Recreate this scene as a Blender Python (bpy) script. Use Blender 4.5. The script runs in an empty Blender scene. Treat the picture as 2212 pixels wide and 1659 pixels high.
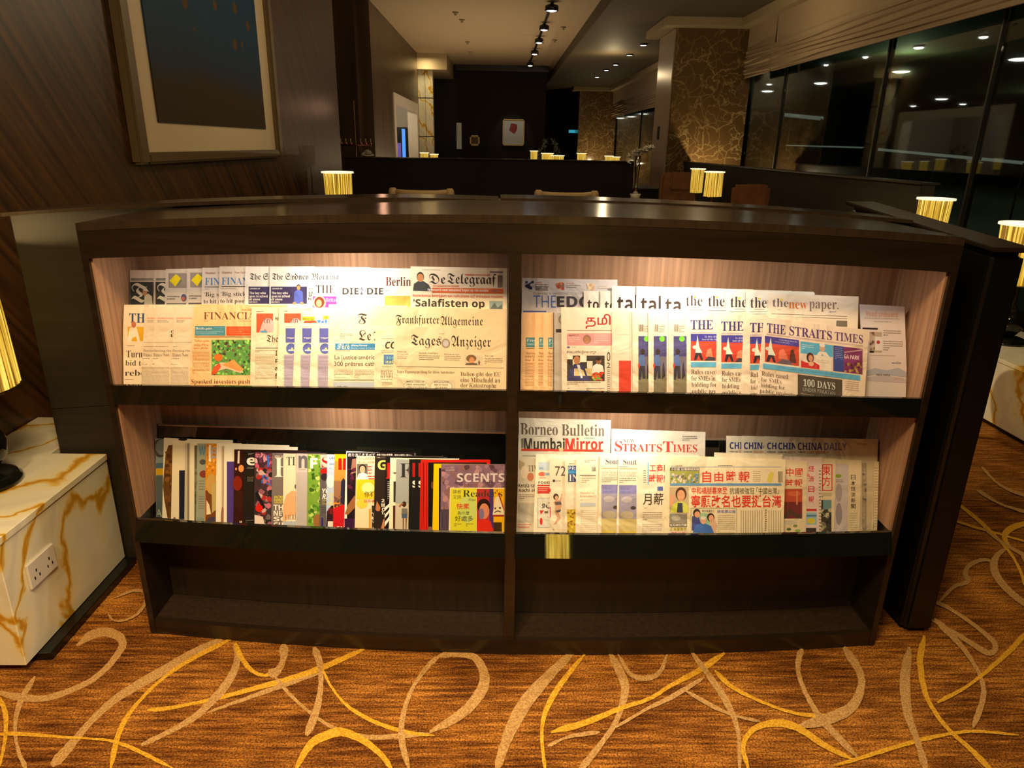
import bpy, bmesh, math, random
import numpy as np
from math import radians, sin, cos, tan, pi, atan2
from mathutils import Vector

SC = bpy.context.scene
COL = SC.collection

# ------------------------------------------------------------------ camera
FPX = 1500.0; CX = 1106.0; CY = 829.5
PITCH = radians(19.0); ROLL = radians(0.95); YAW = radians(1.3); CH = 1.6
_F = np.array([sin(YAW)*cos(PITCH), cos(YAW)*cos(PITCH), -sin(PITCH)])
_R0 = np.array([cos(YAW), -sin(YAW), 0.0]); _U0 = np.cross(_R0, _F)
_R = cos(ROLL)*_R0 + sin(ROLL)*_U0
_U = -sin(ROLL)*_R0 + cos(ROLL)*_U0
from mathutils import Matrix
cam = bpy.data.cameras.new('camera'); camo = bpy.data.objects.new('camera', cam); COL.objects.link(camo)
cam.sensor_fit = 'HORIZONTAL'; cam.sensor_width = 36.0; cam.lens = 36.0*FPX/2212.0
cam.clip_start = 0.02; cam.clip_end = 300
camo.matrix_world = Matrix(((_R[0], _U[0], -_F[0], 0.0), (_R[1], _U[1], -_F[1], 0.0), (_R[2], _U[2], -_F[2], CH), (0, 0, 0, 1)))
SC.camera = camo

# ------------------------------------------------------------------ world, exposure
w = bpy.data.worlds.new('world'); SC.world = w; w.use_nodes = True
w.node_tree.nodes['Background'].inputs[0].default_value = (0.5, 0.42, 0.26, 1)
w.node_tree.nodes['Background'].inputs[1].default_value = 0.012
SC.view_settings.view_transform = 'Standard'; SC.view_settings.look = 'None'
SC.view_settings.gamma = 1; SC.view_settings.use_curve_mapping = False
SC.view_settings.exposure = 0.0
SC.cycles.use_denoising = True
SC.cycles.max_bounces = 8; SC.cycles.sample_clamp_indirect = 4.0
SC.cycles.caustics_reflective = False; SC.cycles.caustics_refractive = False

def light(kind, loc, power, color=(1, .8, .55), size=.1, rot=(0, 0, 0), size_y=None, spot=None, blend=.5, name='lamp_or_fill', parent=None):  # default name serves real lamps and added fills alike
    l = bpy.data.lights.new(name, kind); l.energy = power; l.color = color
    if kind == 'AREA':
        l.size = size
        if size_y: l.shape = 'RECTANGLE'; l.size_y = size_y
    elif kind == 'SPOT':
        l.shadow_soft_size = size; l.spot_size = radians(spot or 90); l.spot_blend = blend
    else: l.shadow_soft_size = size
    o = bpy.data.objects.new(name, l); COL.objects.link(o); o.location = loc; o.rotation_euler = rot
    if parent: o.parent = parent
    return o

WARM = (1.0, .72, .40)
# ceiling wash behind and above the photographer: lights the carpet in front of the rack
light('AREA', (-.25, .35, 3.1), 98, (1, .70, .36), .9, (radians(6), 0, 0), .5)
light('SPOT', (-1.0, -.3, 3.1), 190, (1, .70, .36), .08, (radians(27), radians(-2), 0), spot=60, blend=.8)
light('SPOT', (.25, -.5, 3.1), 120, (1, .70, .36), .08, (radians(28), radians(6), 0), spot=58, blend=.9)
# added upward fill, hidden behind the lounge partition to wash the ceiling; point light
light('AREA', (-.3, 14.2, 1.2), 60, (1, .72, .42), 2.6, (pi, 0, 0), 6.5)
light('POINT', (-.5, 5.5, 2.6), 9, (1, .74, .44), .02)

# column uplights, plus unseen fills added for the picture, flowers, chairs and blinds
light('SPOT', (-.7, 4.9, 3.45), 420, (1, .78, .48), .06, (0, radians(-40), 0), spot=52, blend=.9)
for p_, e_ in (((3.15, 10.95, 1.2), 22), ((1.5, 7.0, 2.9), 14), ((0, 6.0, 3.2), 12), ((3.1, 23.4, 1.1), 30), ((2.5, 8.6, 3.0), 16), ((2.4, 4.2, 2.9), 18), ((2.4, 1.5, 2.9), 18), ((2.3, 15.5, 3.0), 22)):
    light('POINT', p_, e_, (1, .76, .42), .02)

# ------------------------------------------------------------------ helpers
ORG = np.array([0, 0, CH])
def rays(px, py):
    px = np.asarray(px, float)[..., None]; py = np.asarray(py, float)[..., None]
    return _F + _R*(px-CX)/FPX + _U*(CY-py)/FPX
def onY(px, py, Y):
    d = rays(px, py); return ORG + d*(np.asarray(Y)/d[..., 1])[..., None]
def onZ(px, py, Z):
    d = rays(px, py); return ORG + d*((Z-CH)/d[..., 2])[..., None]
def onX(px, py, X):
    d = rays(px, py); return ORG + d*(X/d[..., 0])[..., None]
def srgb(c):
    c = [x/255.0 for x in c[:3]]
    return tuple(x/12.92 if x <= .04045 else ((x+.055)/1.055)**2.4 for x in c)+(1.0,)

def mat(name, col, rough=.5, metal=0., emit=None, estr=1., spec=.5, coat=0.):
    m = bpy.data.materials.new(name); m.use_nodes = True
    b = m.node_tree.nodes['Principled BSDF']
    b.inputs['Base Color'].default_value = col if len(col) == 4 else tuple(col)+(1,)
    b.inputs['Roughness'].default_value = rough; b.inputs['Metallic'].default_value = metal
    b.inputs['Specular IOR Level'].default_value = spec; b.inputs['Coat Weight'].default_value = coat
    if emit:
        b.inputs['Emission Color'].default_value = tuple(emit)+(1,); b.inputs['Emission Strength'].default_value = estr
    return m
def N(m, t, **kw):
    n = m.node_tree.nodes.new(t)
    for k, v in kw.items():
        if k.startswith('i_'):
            n.inputs[k[2:].replace('_', ' ')].default_value = v
        else: setattr(n, k, v)
    return n
def L(m, a, b): m.node_tree.links.new(a, b)
def ramp(m, stops, interp='LINEAR'):
    r = N(m, 'ShaderNodeValToRGB'); e = r.color_ramp.elements; r.color_ramp.interpolation = interp
    while len(e) < len(stops): e.new(.5)
    for el, (p, c) in zip(e, stops): el.position = p; el.color = c if len(c) == 4 else tuple(c)+(1,)
    return r
def coords(m, scale=(1, 1, 1), rot=(0, 0, 0), kind='Object'):
    tc = N(m, 'ShaderNodeTexCoord'); mp = N(m, 'ShaderNodeMapping')
    mp.inputs['Scale'].default_value = scale; mp.inputs['Rotation'].default_value = rot
    L(m, tc.outputs[kind], mp.inputs[0]); return mp.outputs[0]

def wood(name, c1, c2, scale, rough=.35, rot=(0, 0, 0), coat=0., bump=0., det=6):
    m = mat(name, c1, rough, coat=coat); b = m.node_tree.nodes['Principled BSDF']
    co = coords(m, (1, 1, 1), rot); mp2 = N(m, 'ShaderNodeMapping'); mp2.inputs['Scale'].default_value = scale; L(m, co, mp2.inputs[0]); co = mp2.outputs[0]
    n = N(m, 'ShaderNodeTexNoise'); n.inputs['Scale'].default_value = 1; n.inputs['Detail'].default_value = det
    L(m, co, n.inputs['Vector'])
    r = ramp(m, [(.3, c1), (.7, c2)]); L(m, n.outputs[0], r.inputs[0]); L(m, r.outputs[0], b.inputs['Base Color'])
    if bump:
        bp = N(m, 'ShaderNodeBump'); bp.inputs['Strength'].default_value = bump; bp.inputs['Distance'].default_value = .001
        L(m, n.outputs[0], bp.inputs['Height']); L(m, bp.outputs[0], b.inputs['Normal'])
    return m

M = {}
M['dark'] = wood('espresso_wood', (.014, .009, .005), (.024, .015, .009), (3, 3, 60), .28, coat=.0)
M['darkh'] = wood('espresso_wood_top', (.030, .020, .012), (.045, .030, .018), (60, 3, 3), .16)
M['lip'] = mat('black_gloss_lacquer', (.006, .007, .005), .035); M['lip'].node_tree.nodes['Principled BSDF'].inputs['IOR'].default_value = 2.2
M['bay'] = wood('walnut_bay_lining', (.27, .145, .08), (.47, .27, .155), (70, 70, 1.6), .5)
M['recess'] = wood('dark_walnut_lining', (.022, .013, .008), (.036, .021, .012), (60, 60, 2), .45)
M['edge'] = mat('lit_edge_tone', (.6, .5, .35), .25, .6)  # pale tone painted in for lamplight catching the backing board's edge
M['wallwood'] = wood('zebrano_wall', (.014, .006, .002), (.12, .048, .010), (1.2, 1.2, 34), .42, (radians(50), 0, 0), det=8)
M['partition'] = wood('olive_brown_panel', (.014, .0095, .0045), (.022, .015, .0075), (3, 3, 50), .62)
M['pier'] = wood('pier_wood', (.045, .024, .010), (.12, .070, .030), (6, 6, .35), .35)
M['black'] = mat('black', (.004, .004, .0035), .3)
M['fardark'] = wood('far_dark_wood', (.008, .005, .003), (.016, .010, .006), (2, 2, 1), .65); M['fardark'].node_tree.nodes['Principled BSDF'].inputs['Specular IOR Level'].default_value = .2
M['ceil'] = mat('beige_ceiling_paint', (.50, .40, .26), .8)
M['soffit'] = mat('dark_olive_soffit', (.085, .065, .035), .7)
M['cornice'] = mat('cornice_paint', (.42, .33, .20), .6)
M['blind'] = mat('blind_fabric', (.42, .31, .20), .9)
M['chrome'] = mat('chrome', (.6, .6, .6), .12, 1)
M['white'] = mat('white_paint', (.7, .66, .58), .5)
M['cream'] = mat('cream_wood', (.50, .36, .18), .4)
M['leather'] = wood('cognac_leather', (.16, .06, .022), (.28, .115, .045), (8, 8, 8), .42)
M['petal'] = mat('white_petal', (.62, .60, .55), .7)
M['blackgloss'] = mat('black_glass', (.006, .007, .005), .06)
M['gold'] = mat('brass', (.5, .36, .12), .25, 1)
M['lampw'] = mat('cool_led', (1, 1, 1), .5, emit=(.85, .93, 1), estr=14)
M['lamprefl'] = mat('reflected_lamp_glow', (1, 1, 1), .5, emit=(1, .95, .85), estr=9)
M['puck'] = mat('warm_puck', (1, 1, 1), .5, emit=(1, .86, .62), estr=6)
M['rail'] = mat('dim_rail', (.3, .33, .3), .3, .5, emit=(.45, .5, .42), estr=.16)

def marble_white():
    m = mat('onyx_marble', (.8, .75, .6), .12); b = m.node_tree.nodes['Principled BSDF']
    co = coords(m, (1, 1, 1), (.4, .3, .9))
    n1 = N(m, 'ShaderNodeTexNoise'); n1.inputs['Scale'].default_value = 2.2; n1.inputs['Detail'].default_value = 5; n1.inputs['Distortion'].default_value = .6
    L(m, co, n1.inputs['Vector'])
    mx = N(m, 'ShaderNodeVectorMath', operation='MULTIPLY_ADD')
    L(m, n1.outputs['Color'], mx.inputs[0]); mx.inputs[1].default_value = (.5, .5, .5); L(m, co, mx.inputs[2])
    wv = N(m, 'ShaderNodeTexWave'); wv.inputs['Scale'].default_value = 1.25; wv.inputs['Distortion'].default_value = 5; wv.inputs['Detail'].default_value = 3; wv.inputs['Detail Scale'].default_value = 1.6
    L(m, mx.outputs[0], wv.inputs['Vector'])
    r = ramp(m, [(0, srgb((200, 146, 36))), (.02, srgb((226, 190, 96))), (.07, srgb((236, 226, 184))), (.6, srgb((236, 230, 206))), (1, srgb((226, 220, 196)))])
    L(m, wv.outputs[0], r.inputs[0]); L(m, r.outputs[0], b.inputs['Base Color'])
    return m
M['onyx'] = marble_white()

def marble_brown():
    m = mat('brown_web_marble', (.1, .06, .02), .18); b = m.node_tree.nodes['Principled BSDF']
    co = coords(m)
    n = N(m, 'ShaderNodeTexNoise'); n.inputs['Scale'].default_value = 1.6; n.inputs['Detail'].default_value = 5
    L(m, co, n.inputs['Vector'])
    mx = N(m, 'ShaderNodeVectorMath', operation='MULTIPLY_ADD')
    L(m, n.outputs['Color'], mx.inputs[0]); mx.inputs[1].default_value = (1.1, 1.1, 1.1); L(m, co, mx.inputs[2])
    outs = []
    for sc, wd in ((1.5, .035), (4.6, .05)):
        v = N(m, 'ShaderNodeTexVoronoi', feature='DISTANCE_TO_EDGE'); v.inputs['Scale'].default_value = sc
        L(m, mx.outputs[0], v.inputs['Vector'])
        r = ramp(m, [(0, (1, 1, 1)), (wd, (0, 0, 0))]); L(m, v.outputs['Distance'], r.inputs[0]); outs.append(r.outputs[0])
    ad = N(m, 'ShaderNodeMath', operation='MAXIMUM'); L(m, outs[0], ad.inputs[0]); L(m, outs[1], ad.inputs[1])
    n2 = N(m, 'ShaderNodeTexNoise'); n2.inputs['Scale'].default_value = 1.3; L(m, co, n2.inputs['Vector'])
    mu = N(m, 'ShaderNodeMath', operation='MULTIPLY'); L(m, ad.outputs[0], mu.inputs[0]); L(m, n2.outputs[0], mu.inputs[1])
    r = ramp(m, [(0, (.13, .075, .026)), (.25, (.17, .10, .036)), (.7, (.46, .34, .16))]); L(m, mu.outputs[0], r.inputs[0]); L(m, r.outputs[0], b.inputs['Base Color'])
    return m
M['emper'] = marble_brown()

def carpet():
    m = mat('carpet', (.2, .1, .02), .95, spec=.1); b = m.node_tree.nodes['Principled BSDF']
    co = coords(m, (6, 75, 1))
    n = N(m, 'ShaderNodeTexNoise'); n.inputs['Scale'].default_value = 1; n.inputs['Detail'].default_value = 6; n.inputs['Roughness'].default_value = .65
    L(m, co, n.inputs['Vector'])
    co2 = coords(m, (1, 1, 1)); n2 = N(m, 'ShaderNodeTexNoise'); n2.inputs['Scale'].default_value = 3.0; n2.inputs['Detail'].default_value = 3
    L(m, co2, n2.inputs['Vector'])
    mx = N(m, 'ShaderNodeMix'); mx.inputs[0].default_value = .35; L(m, n.outputs[0], mx.inputs[2]); L(m, n2.outputs[0], mx.inputs[3])
    r = ramp(m, [(.38, (.070, .020, .004)), (.49, (.22, .080, .013)), (.62, (.52, .22, .038))])
    L(m, mx.outputs[0], r.inputs[0])
    n3 = N(m, 'ShaderNodeTexNoise'); n3.inputs['Scale'].default_value = 190; n3.inputs['Detail'].default_value = 2; L(m, co2, n3.inputs['Vector'])
    mm = N(m, 'ShaderNodeMix', data_type='RGBA', blend_type='MULTIPLY'); mm.inputs[0].default_value = .9
    r3 = ramp(m, [(.36, (.34, .30, .28)), (.64, (1.45, 1.45, 1.4))]); L(m, n3.outputs[0], r3.inputs[0])
    L(m, r.outputs[0], mm.inputs[6]); L(m, r3.outputs[0], mm.inputs[7]); L(m, mm.outputs[2], b.inputs['Base Color'])
    bp = N(m, 'ShaderNodeBump'); bp.inputs['Strength'].default_value = .7; bp.inputs['Distance'].default_value = .004
    L(m, n3.outputs[0], bp.inputs['Height']); L(m, bp.outputs[0], b.inputs['Normal'])
    return m
M['carpet'] = carpet()
def yarn(name, c1, c2):
    m = mat(name, c1, .95, spec=.1); b = m.node_tree.nodes['Principled BSDF']
    n = N(m, 'ShaderNodeTexNoise'); n.inputs['Scale'].default_value = 200; n.inputs['Detail'].default_value = 2
    L(m, coords(m), n.inputs['Vector']); r = ramp(m, [(.35, c1), (.65, c2)]); L(m, n.outputs[0], r.inputs[0]); L(m, r.outputs[0], b.inputs['Base Color'])
    bp = N(m, 'ShaderNodeBump'); bp.inputs['Strength'].default_value = .7; bp.inputs['Distance'].default_value = .004
    L(m, n.outputs[0], bp.inputs['Height']); L(m, bp.outputs[0], b.inputs['Normal'])
    return m
M['yb'] = yarn('beige_yarn', (.34, .18, .055), (.60, .36, .13))
M['yy'] = yarn('yellow_yarn', (.50, .24, .012), (.80, .46, .045))

def printmat(name, rough, coat=0.):
    m = mat(name, (1, 1, 1), rough, coat=coat); b = m.node_tree.nodes['Principled BSDF']
    a = N(m, 'ShaderNodeVertexColor'); a.layer_name = 'Col'; L(m, a.outputs[0], b.inputs['Base Color'])
    return m
M['news'] = printmat('newsprint', .8)
_n = N(M['news'], 'ShaderNodeTexNoise'); _n.inputs['Scale'].default_value = 7; _n.inputs['Detail'].default_value = 3; _n.inputs['Distortion'].default_value = 1.2
_tc = N(M['news'], 'ShaderNodeTexCoord'); L(M['news'], _tc.outputs['Object'], _n.inputs['Vector'])
_b = N(M['news'], 'ShaderNodeBump'); _b.inputs['Strength'].default_value = .55; _b.inputs['Distance'].default_value = .02
L(M['news'], _n.outputs[0], _b.inputs['Height']); L(M['news'], _b.outputs[0], M['news'].node_tree.nodes['Principled BSDF'].inputs['Normal'])
M['gloss'] = printmat('glossy_cover', .25)
M['art'] = printmat('matte_art', .7)

def shade_mat(name='string_shade', strength=1.0):
    m = mat(name, (.5, .35, .1), .8); b = m.node_tree.nodes['Principled BSDF']
    tc = N(m, 'ShaderNodeTexCoord'); sep = N(m, 'ShaderNodeSeparateXYZ'); L(m, tc.outputs['Object'], sep.inputs[0])
    at = N(m, 'ShaderNodeMath', operation='ARCTAN2'); L(m, sep.outputs[1], at.inputs[0]); L(m, sep.outputs[0], at.inputs[1])
    ms = N(m, 'ShaderNodeMath', operation='MULTIPLY'); L(m, at.outputs[0], ms.inputs[0]); ms.inputs[1].default_value = 7
    cb = N(m, 'ShaderNodeCombineXYZ'); L(m, ms.outputs[0], cb.inputs[0])
    zz = N(m, 'ShaderNodeMath', operation='MULTIPLY'); L(m, sep.outputs[2], zz.inputs[0]); zz.inputs[1].default_value = 1.2; L(m, zz.outputs[0], cb.inputs[1])
    n = N(m, 'ShaderNodeTexNoise'); n.inputs['Scale'].default_value = 1.6; n.inputs['Detail'].default_value = 2; L(m, cb.outputs[0], n.inputs['Vector'])
    r = ramp(m, [(.45, (.08, .035, .002)), (.51, (.58, .34, .02)), (.64, (1.15, .84, .16))]); L(m, n.outputs[0], r.inputs[0])
    L(m, r.outputs[0], b.inputs['Emission Color']); b.inputs['Emission Strength'].default_value = strength
    return m
M['shade'] = shade_mat(strength=1.0)
M['rim'] = mat('lit_rim', (.9, .85, .7), .5, emit=(1, .93, .62), estr=1.0)

def link(name, me, m=None, parent=None):
    o = bpy.data.objects.new(name, me); COL.objects.link(o)
    if m is not None:
        for x in (m if isinstance(m, (list, tuple)) else [m]): me.materials.append(x)
    if parent is not None: o.parent = parent
    return o
def mesh(name, V, F, m=None, parent=None, smooth=False):
    me = bpy.data.meshes.new(name); me.from_pydata([tuple(map(float, v)) for v in V], [], F); me.update()
    if smooth:
        for p in me.polygons: p.use_smooth = True
    return link(name, me, m, parent)
def recenter(o):
    """put the origin of a mesh object at the middle of its base"""
    me = o.data; n = len(me.vertices); a = np.empty(n*3); me.vertices.foreach_get('co', a); a = a.reshape(-1, 3)
    c = (a.min(0)+a.max(0))/2; c[2] = a[:, 2].min()
    a -= c; me.vertices.foreach_set('co', a.ravel()); me.update(); o.location = tuple(c); return o
def tag(o, label=None, cat=None, group=None, kind=None):
    if label: o['label'] = label
    if cat: o['category'] = cat
    if group: o['group'] = group
    if kind: o['kind'] = kind
    return o
def empty(name, loc=(0, 0, 0)):
    o = bpy.data.objects.new(name, None); COL.objects.link(o); o.location = tuple(map(float, loc)); o.empty_display_size = .1; return o
def box_vf(x0, x1, y0, y1, z0, z1):
    V = [(x0, y0, z0), (x1, y0, z0), (x1, y1, z0), (x0, y1, z0), (x0, y0, z1), (x1, y0, z1), (x1, y1, z1), (x0, y1, z1)]
    F = [(0, 3, 2, 1), (4, 5, 6, 7), (0, 1, 5, 4), (1, 2, 6, 5), (2, 3, 7, 6), (3, 0, 4, 7)]
    return V, F
def bev(me, w, seg=2):
    bm = bmesh.new(); bm.from_mesh(me); bmesh.ops.bevel(bm, geom=bm.edges[:], offset=w, segments=seg, affect='EDGES', clamp_overlap=True)
    bm.to_mesh(me); bm.free()
def box(name, x0, x1, y0, y1, z0, z1, m, parent=None, bevel=.003, off=(0, 0, 0)):
    V, F = box_vf(x0, x1, y0, y1, z0, z1)
    V = [(a-off[0], b-off[1], c-off[2]) for a, b, c in V]
    me = bpy.data.meshes.new(name); me.from_pydata(V, [], F)
    if bevel: bev(me, bevel)
    return link(name, me, m, parent)
def struct(name, *a, **k):
    o = box(name, *a, **k); o['kind'] = 'structure'; return o
def lathe(name, prof, m, parent=None, seg=24, loc=(0, 0, 0), smooth=True):
    V = []; F = []
    for r, z in prof:
        for i in range(seg): V.append((loc[0]+r*cos(2*pi*i/seg), loc[1]+r*sin(2*pi*i/seg), loc[2]+z))
    for j in range(len(prof)-1):
        for i in range(seg):
            a = j*seg+i; b = j*seg+(i+1) % seg; F.append((a, b, b+seg, a+seg))
    if prof[0][0] > 1e-4: F.append(tuple(range(seg))[::-1])
    if prof[-1][0] > 1e-4: F.append(tuple((len(prof)-1)*seg+i for i in range(seg)))
    return mesh(name, V, F, m, parent, smooth)
def tube(name, pts, r, m, parent=None, seg=8):
    P = [Vector(p) for p in pts]; V = []; F = []
    rr = r if isinstance(r, (list, tuple)) else [r]*len(P)
    for i, p in enumerate(P):
        t = (P[min(i+1, len(P)-1)]-P[max(i-1, 0)]).normalized()
        a = t.cross(Vector((0, 0, 1)));
        if a.length < .01: a = t.cross(Vector((1, 0, 0)))
        a.normalize(); b = t.cross(a)
        for k in range(seg): V.append(p+(a*cos(2*pi*k/seg)+b*sin(2*pi*k/seg))*rr[i])
    for j in range(len(P)-1):
        for k in range(seg): F.append((j*seg+k, j*seg+(k+1) % seg, (j+1)*seg+(k+1) % seg, (j+1)*seg+k))
    F.append(tuple(range(seg))[::-1]); F.append(tuple((len(P)-1)*seg+k for k in range(seg)))
    return mesh(name, V, F, m, parent, True)

# ================================================================== ROOM SHELL
fl = struct('floor', -6, 3.98, -3, 27, -.05, 0, M['carpet'], bevel=0)
struct('wall_left', -2.15, -1.95, -2, 9.06, 0, 3.6, M['wallwood'], bevel=0)
struct('wall_back', -6, 3.98, -3.1, -3.0, 0, 3.6, M['fardark'], bevel=0)
struct('wall_recess', -4.0, -3.8, 9.06, 11.6, 0, 3.6, M['fardark'], bevel=0)
struct('wall_far', -6, 3.98, 26.0, 26.2, 0, 3.6, M['fardark'], bevel=0)
# pier wall with an opening
def wall_with_hole():
    o = empty('wall_pier'); o['kind'] = 'structure'
    x0, x1 = -2.15, -1.95; hy0, hy1, hz = 13.9, 17.55, 2.38
    box('panel', x0, x1, 11.57, hy0, 0, 3.6, M['pier'], o, 0)
    box('panel', x0, x1, hy1, 18.0, 0, 3.6, M['pier'], o, 0)
    box('panel', x0, x1, hy0, hy1, hz, 3.6, M['pier'], o, 0)
    box('panel', -3.8, x0, 11.4, 11.57, 0, 3.6, M['pier'], o, 0)
    return o
wall_with_hole()
d = empty('door_1', (-1.95, 15.7, 0)); d['kind'] = 'structure'
for a in ((13.75, 13.95, 0, 2.48), (17.5, 17.72, 0, 2.48), (13.95, 17.5, 2.3, 2.48)):
    box('door_frame', -2.16, -1.93, a[0], a[1], a[2], a[3], M['white'], d, .005, (-1.95, 15.7, 0))
# niche room behind the opening
nr = empty('wall_niche'); nr['kind'] = 'structure'
box('panel', -4.2, -4.1, 13, 19, 0, 3.0, M['white'], nr, 0)
box('panel', -4.1, -2.16, 19, 19.1, 0, 3.0, M['white'], nr, 0)
box('panel', -4.1, -2.16, 13.0, 13.1, 0, 3.0, M['white'], nr, 0)
box('panel', -4.1, -2.16, 13.1, 19, 2.9, 3.0, M['ceil'], nr, 0)
light('POINT', (-3.0, 16.2, 2.6), 40, (1, .86, .62), .1)
M['screen'] = mat('blue_screen', (.02, .1, .4), .4, emit=(.10, .36, 1.0), estr=.9)
M['screen2'] = mat('purple_screen', (.1, .05, .2), .4, emit=(.20, .12, .45), estr=.5)
s = empty('drinks_fridge', (-2.42, 18.5, 0)); tag(s, 'drinks cabinet glowing blue inside the pale doorway on the left', 'fridge')
box('cabinet_body', -.13, .13, -.2, .2, 0, 1.97, M['black'], s, .01)
box('lit_door', .01, .09, -.225, -.205, .2, 1.93, M['screen'], s, .004)
box('lit_door', -.12, -.02, -.225, -.205, .2, 1.6, M['screen2'], s, .004)

# ceilings
struct('ceiling', -6, 1.5, -3, 26, 3.6, 3.7, M['ceil'], bevel=0)
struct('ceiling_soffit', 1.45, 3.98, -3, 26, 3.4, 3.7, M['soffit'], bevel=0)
struct('trim_1', -1.95, -1.25, 17.9, 26, 3.25, 3.6, M['cornice'], bevel=0)
# window wall
XW = 3.78
wr = empty('wall_right'); wr['kind'] = 'structure'
box('panel', XW, XW+.2, -3, 26, 3.0, 3.4, M['cornice'], wr, 0)
box('panel', XW, XW+.2, -3, 26, 0, .30, M['fardark'], wr, 0)
M['glass'] = mat('window_glass', (.9, 1, .95), .02)
gb = M['glass'].node_tree.nodes['Principled BSDF']; gb.inputs['Transmission Weight'].default_value = 1.0; gb.inputs['IOR'].default_value = 1.3
M['mull'] = mat('mullion_metal', (.02, .018, .012), .5)
for wi, (ya, yb, ms) in enumerate(((-3, 11.4, [1.6]+[float(onX(p_, 250, XW+.07)[1]) for p_ in (2133, 1903, 1690)]), (12.5, 24.2, (16.0, 20.0)))):
    wo = empty('window_%d' % (wi+1), (XW+.05, (ya+yb)/2, 0)); wo['kind'] = 'structure'
    oo = (XW+.05, (ya+yb)/2, 0)
    cuts = [ya]+list(ms)+[yb]
    for a, b_ in zip(cuts, cuts[1:]):
        box('pane', XW+.05, XW+.062, a+.02, b_-.02, .3, 3.0, M['glass'], wo, 0, oo)
    for y_ in ms: box('mullion', XW+.03, XW+.10, y_-.014, y_+.014, .3, 3.0, M['mull'], wo, .004, oo)
    box('window_sill', XW-.12, XW+.05, ya, yb, .27, .31, M['fardark'], wo, .004, oo)
# dark terminal hall seen through the glass
th = empty('wall_outside'); th['kind'] = 'structure'
M['hall'] = mat('hall_dark', (.045, .055, .028), .8)
M['hallw'] = mat('hall_wall', (.016, .020, .010), .8)
box('panel', 45, 45.2, -5, 70, -1, 8, M['hallw'], th, 0)
box('panel', XW+.3, 45, 62, 62.2, -1, 8, M['hallw'], th, 0)
box('panel', XW+.3, 45, -5, 62, -1.1, -1, M['hall'], th, 0)
box('panel', XW+.3, 45, -5, 62, 4.8, 4.95, M['hall'], th, 0)
for p_ in ((12, 7, 4.0), (14, 26, 4.2), (12, 44, 4.2), (26, 22, 4.2), (30, 40, 4.2)): light('POINT', p_, 55, (.8, 1, .5), .03)

# ---- columns
def column(name, x0, x1, y0, y1, lab):
    o = empty(name, ((x0+x1)/2, y0, 0)); o['kind'] = 'structure'; of = ((x0+x1)/2, y0, 0)
    box('stone_facing', x0, x1, y0, y1, 0, 3.38, M['emper'], o, .006, of)
    box('cornice', x0-.22, x1, y0-.22, y0+.02, 3.28, 3.40, M['cornice'], o, .01, of)
    box('cornice', x0-.22, x0, y0+.02, y1+.2, 3.28, 3.40, M['cornice'], o, .01, of)
    return o
column('wall_column', 2.62, XW+.02, 11.4, 12.46, '')
column('wall_column', 2.58, XW+.02, 24.2, 25.2, '')
box('pier_side_facing', 2.60, 2.618, 11.42, 12.46, 0, 3.27, mat('pale_stone', (.36, .27, .18), .3), bpy.data.objects['wall_column'], 0, (3.21, 11.4, 0))
tag(box('wall_switch', 2.575, 2.598, 11.95, 12.03, 1.72, 1.92, M['black'], None, .003), 'small dark control plate on the pale column side', 'switch')
struct('trim_2', XW-.28, XW, -3, 11.2, 3.27, 3.40, M['cornice'], bevel=.01)
struct('trim_3', XW-.28, XW, 12.7, 24.0, 3.27, 3.40, M['cornice'], bevel=.01)
# pale marble strip at the left of the far wall
o = empty('wall_marble_pier', (-1.8, 18.3, 0)); o['kind'] = 'structure'
for zz in range(4):
    for k in range(2):
        box('slab', -1.99+k*.19, -1.99+k*.19+.182, 18.2, 18.5, zz*.88+.01, zz*.88+.87, M['onyx'], o, .004, (-1.8, 18.3, 0))
light('AREA', (-1.75, 17.6, 3.4), 5, (1, .8, .42), .25, (radians(20), 0, 0), .2)

# far black timber wall
o = empty('wall_divider', (-.3, 20.5, 0)); o['kind'] = 'structure'
box('panel', -1.82, 1.26, 20.4, 20.6, 0, 3.6, M['fardark'], o, .01, (-.3, 20.5, 0))
box('header_panel', -1.2, 1.3, 20.2, 20.4, 3.45, 3.6, M['black'], o, .01, (-.3, 20.5, 0))
# picture with red flower on the far wall
def framed(name, px0, py0, px1, py1, Y, lab, frame_m, mat_m, fw=.03):
    a = onY(px0, py0, Y); b_ = onY(px1, py1, Y); c = ((a[0]+b_[0])/2, Y, b_[2])
    o = empty(name, c); tag(o, lab, 'picture')
    x0, x1, z0, z1 = a[0]-c[0], b_[0]-c[0], 0, a[2]-b_[2]
    box('mount', x0+fw, x1-fw, -.02, 0, z0+fw, z1-fw, mat_m, o, 0)
    for q in ((x0, x0+fw, z0, z1), (x1-fw, x1, z0, z1), (x0, x1, z0, z0+fw*1.2), (x0, x1, z1-fw*1.2, z1)):
        box('frame', q[0], q[1], -.035, 0, q[2], q[3], frame_m, o, .003)
    return o, x0, x1, z1
M['gilt'] = mat('gilt_frame', (.45, .33, .12), .4, .3)
M['mount'] = mat('grey_mount', (.42, .42, .38), .6)
o, x0, x1, z1 = framed('wall_picture', 1086, 257, 1132, 315, 20.35, 'small white picture of a red flower on the far dark wall', M['gilt'], M['mount'])
cxp = (x0+x1)/2
V = []; F = []
for k in range(9):
    a = 2*pi*k/9; V.append((cxp+.0+.10*cos(a)*(1+.3*(k % 2)), -.022, z1*.66+.12*sin(a)*(1+.25*(k % 2))))
mesh('flower_print', V, [tuple(range(9))], mat('flower_red', (.20, .02, .015), .6), o)
light('SPOT', (.35, 19.2, 3.3), 28, (1, .9, .7), .05, (radians(35), 0, 0), spot=40)
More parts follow.
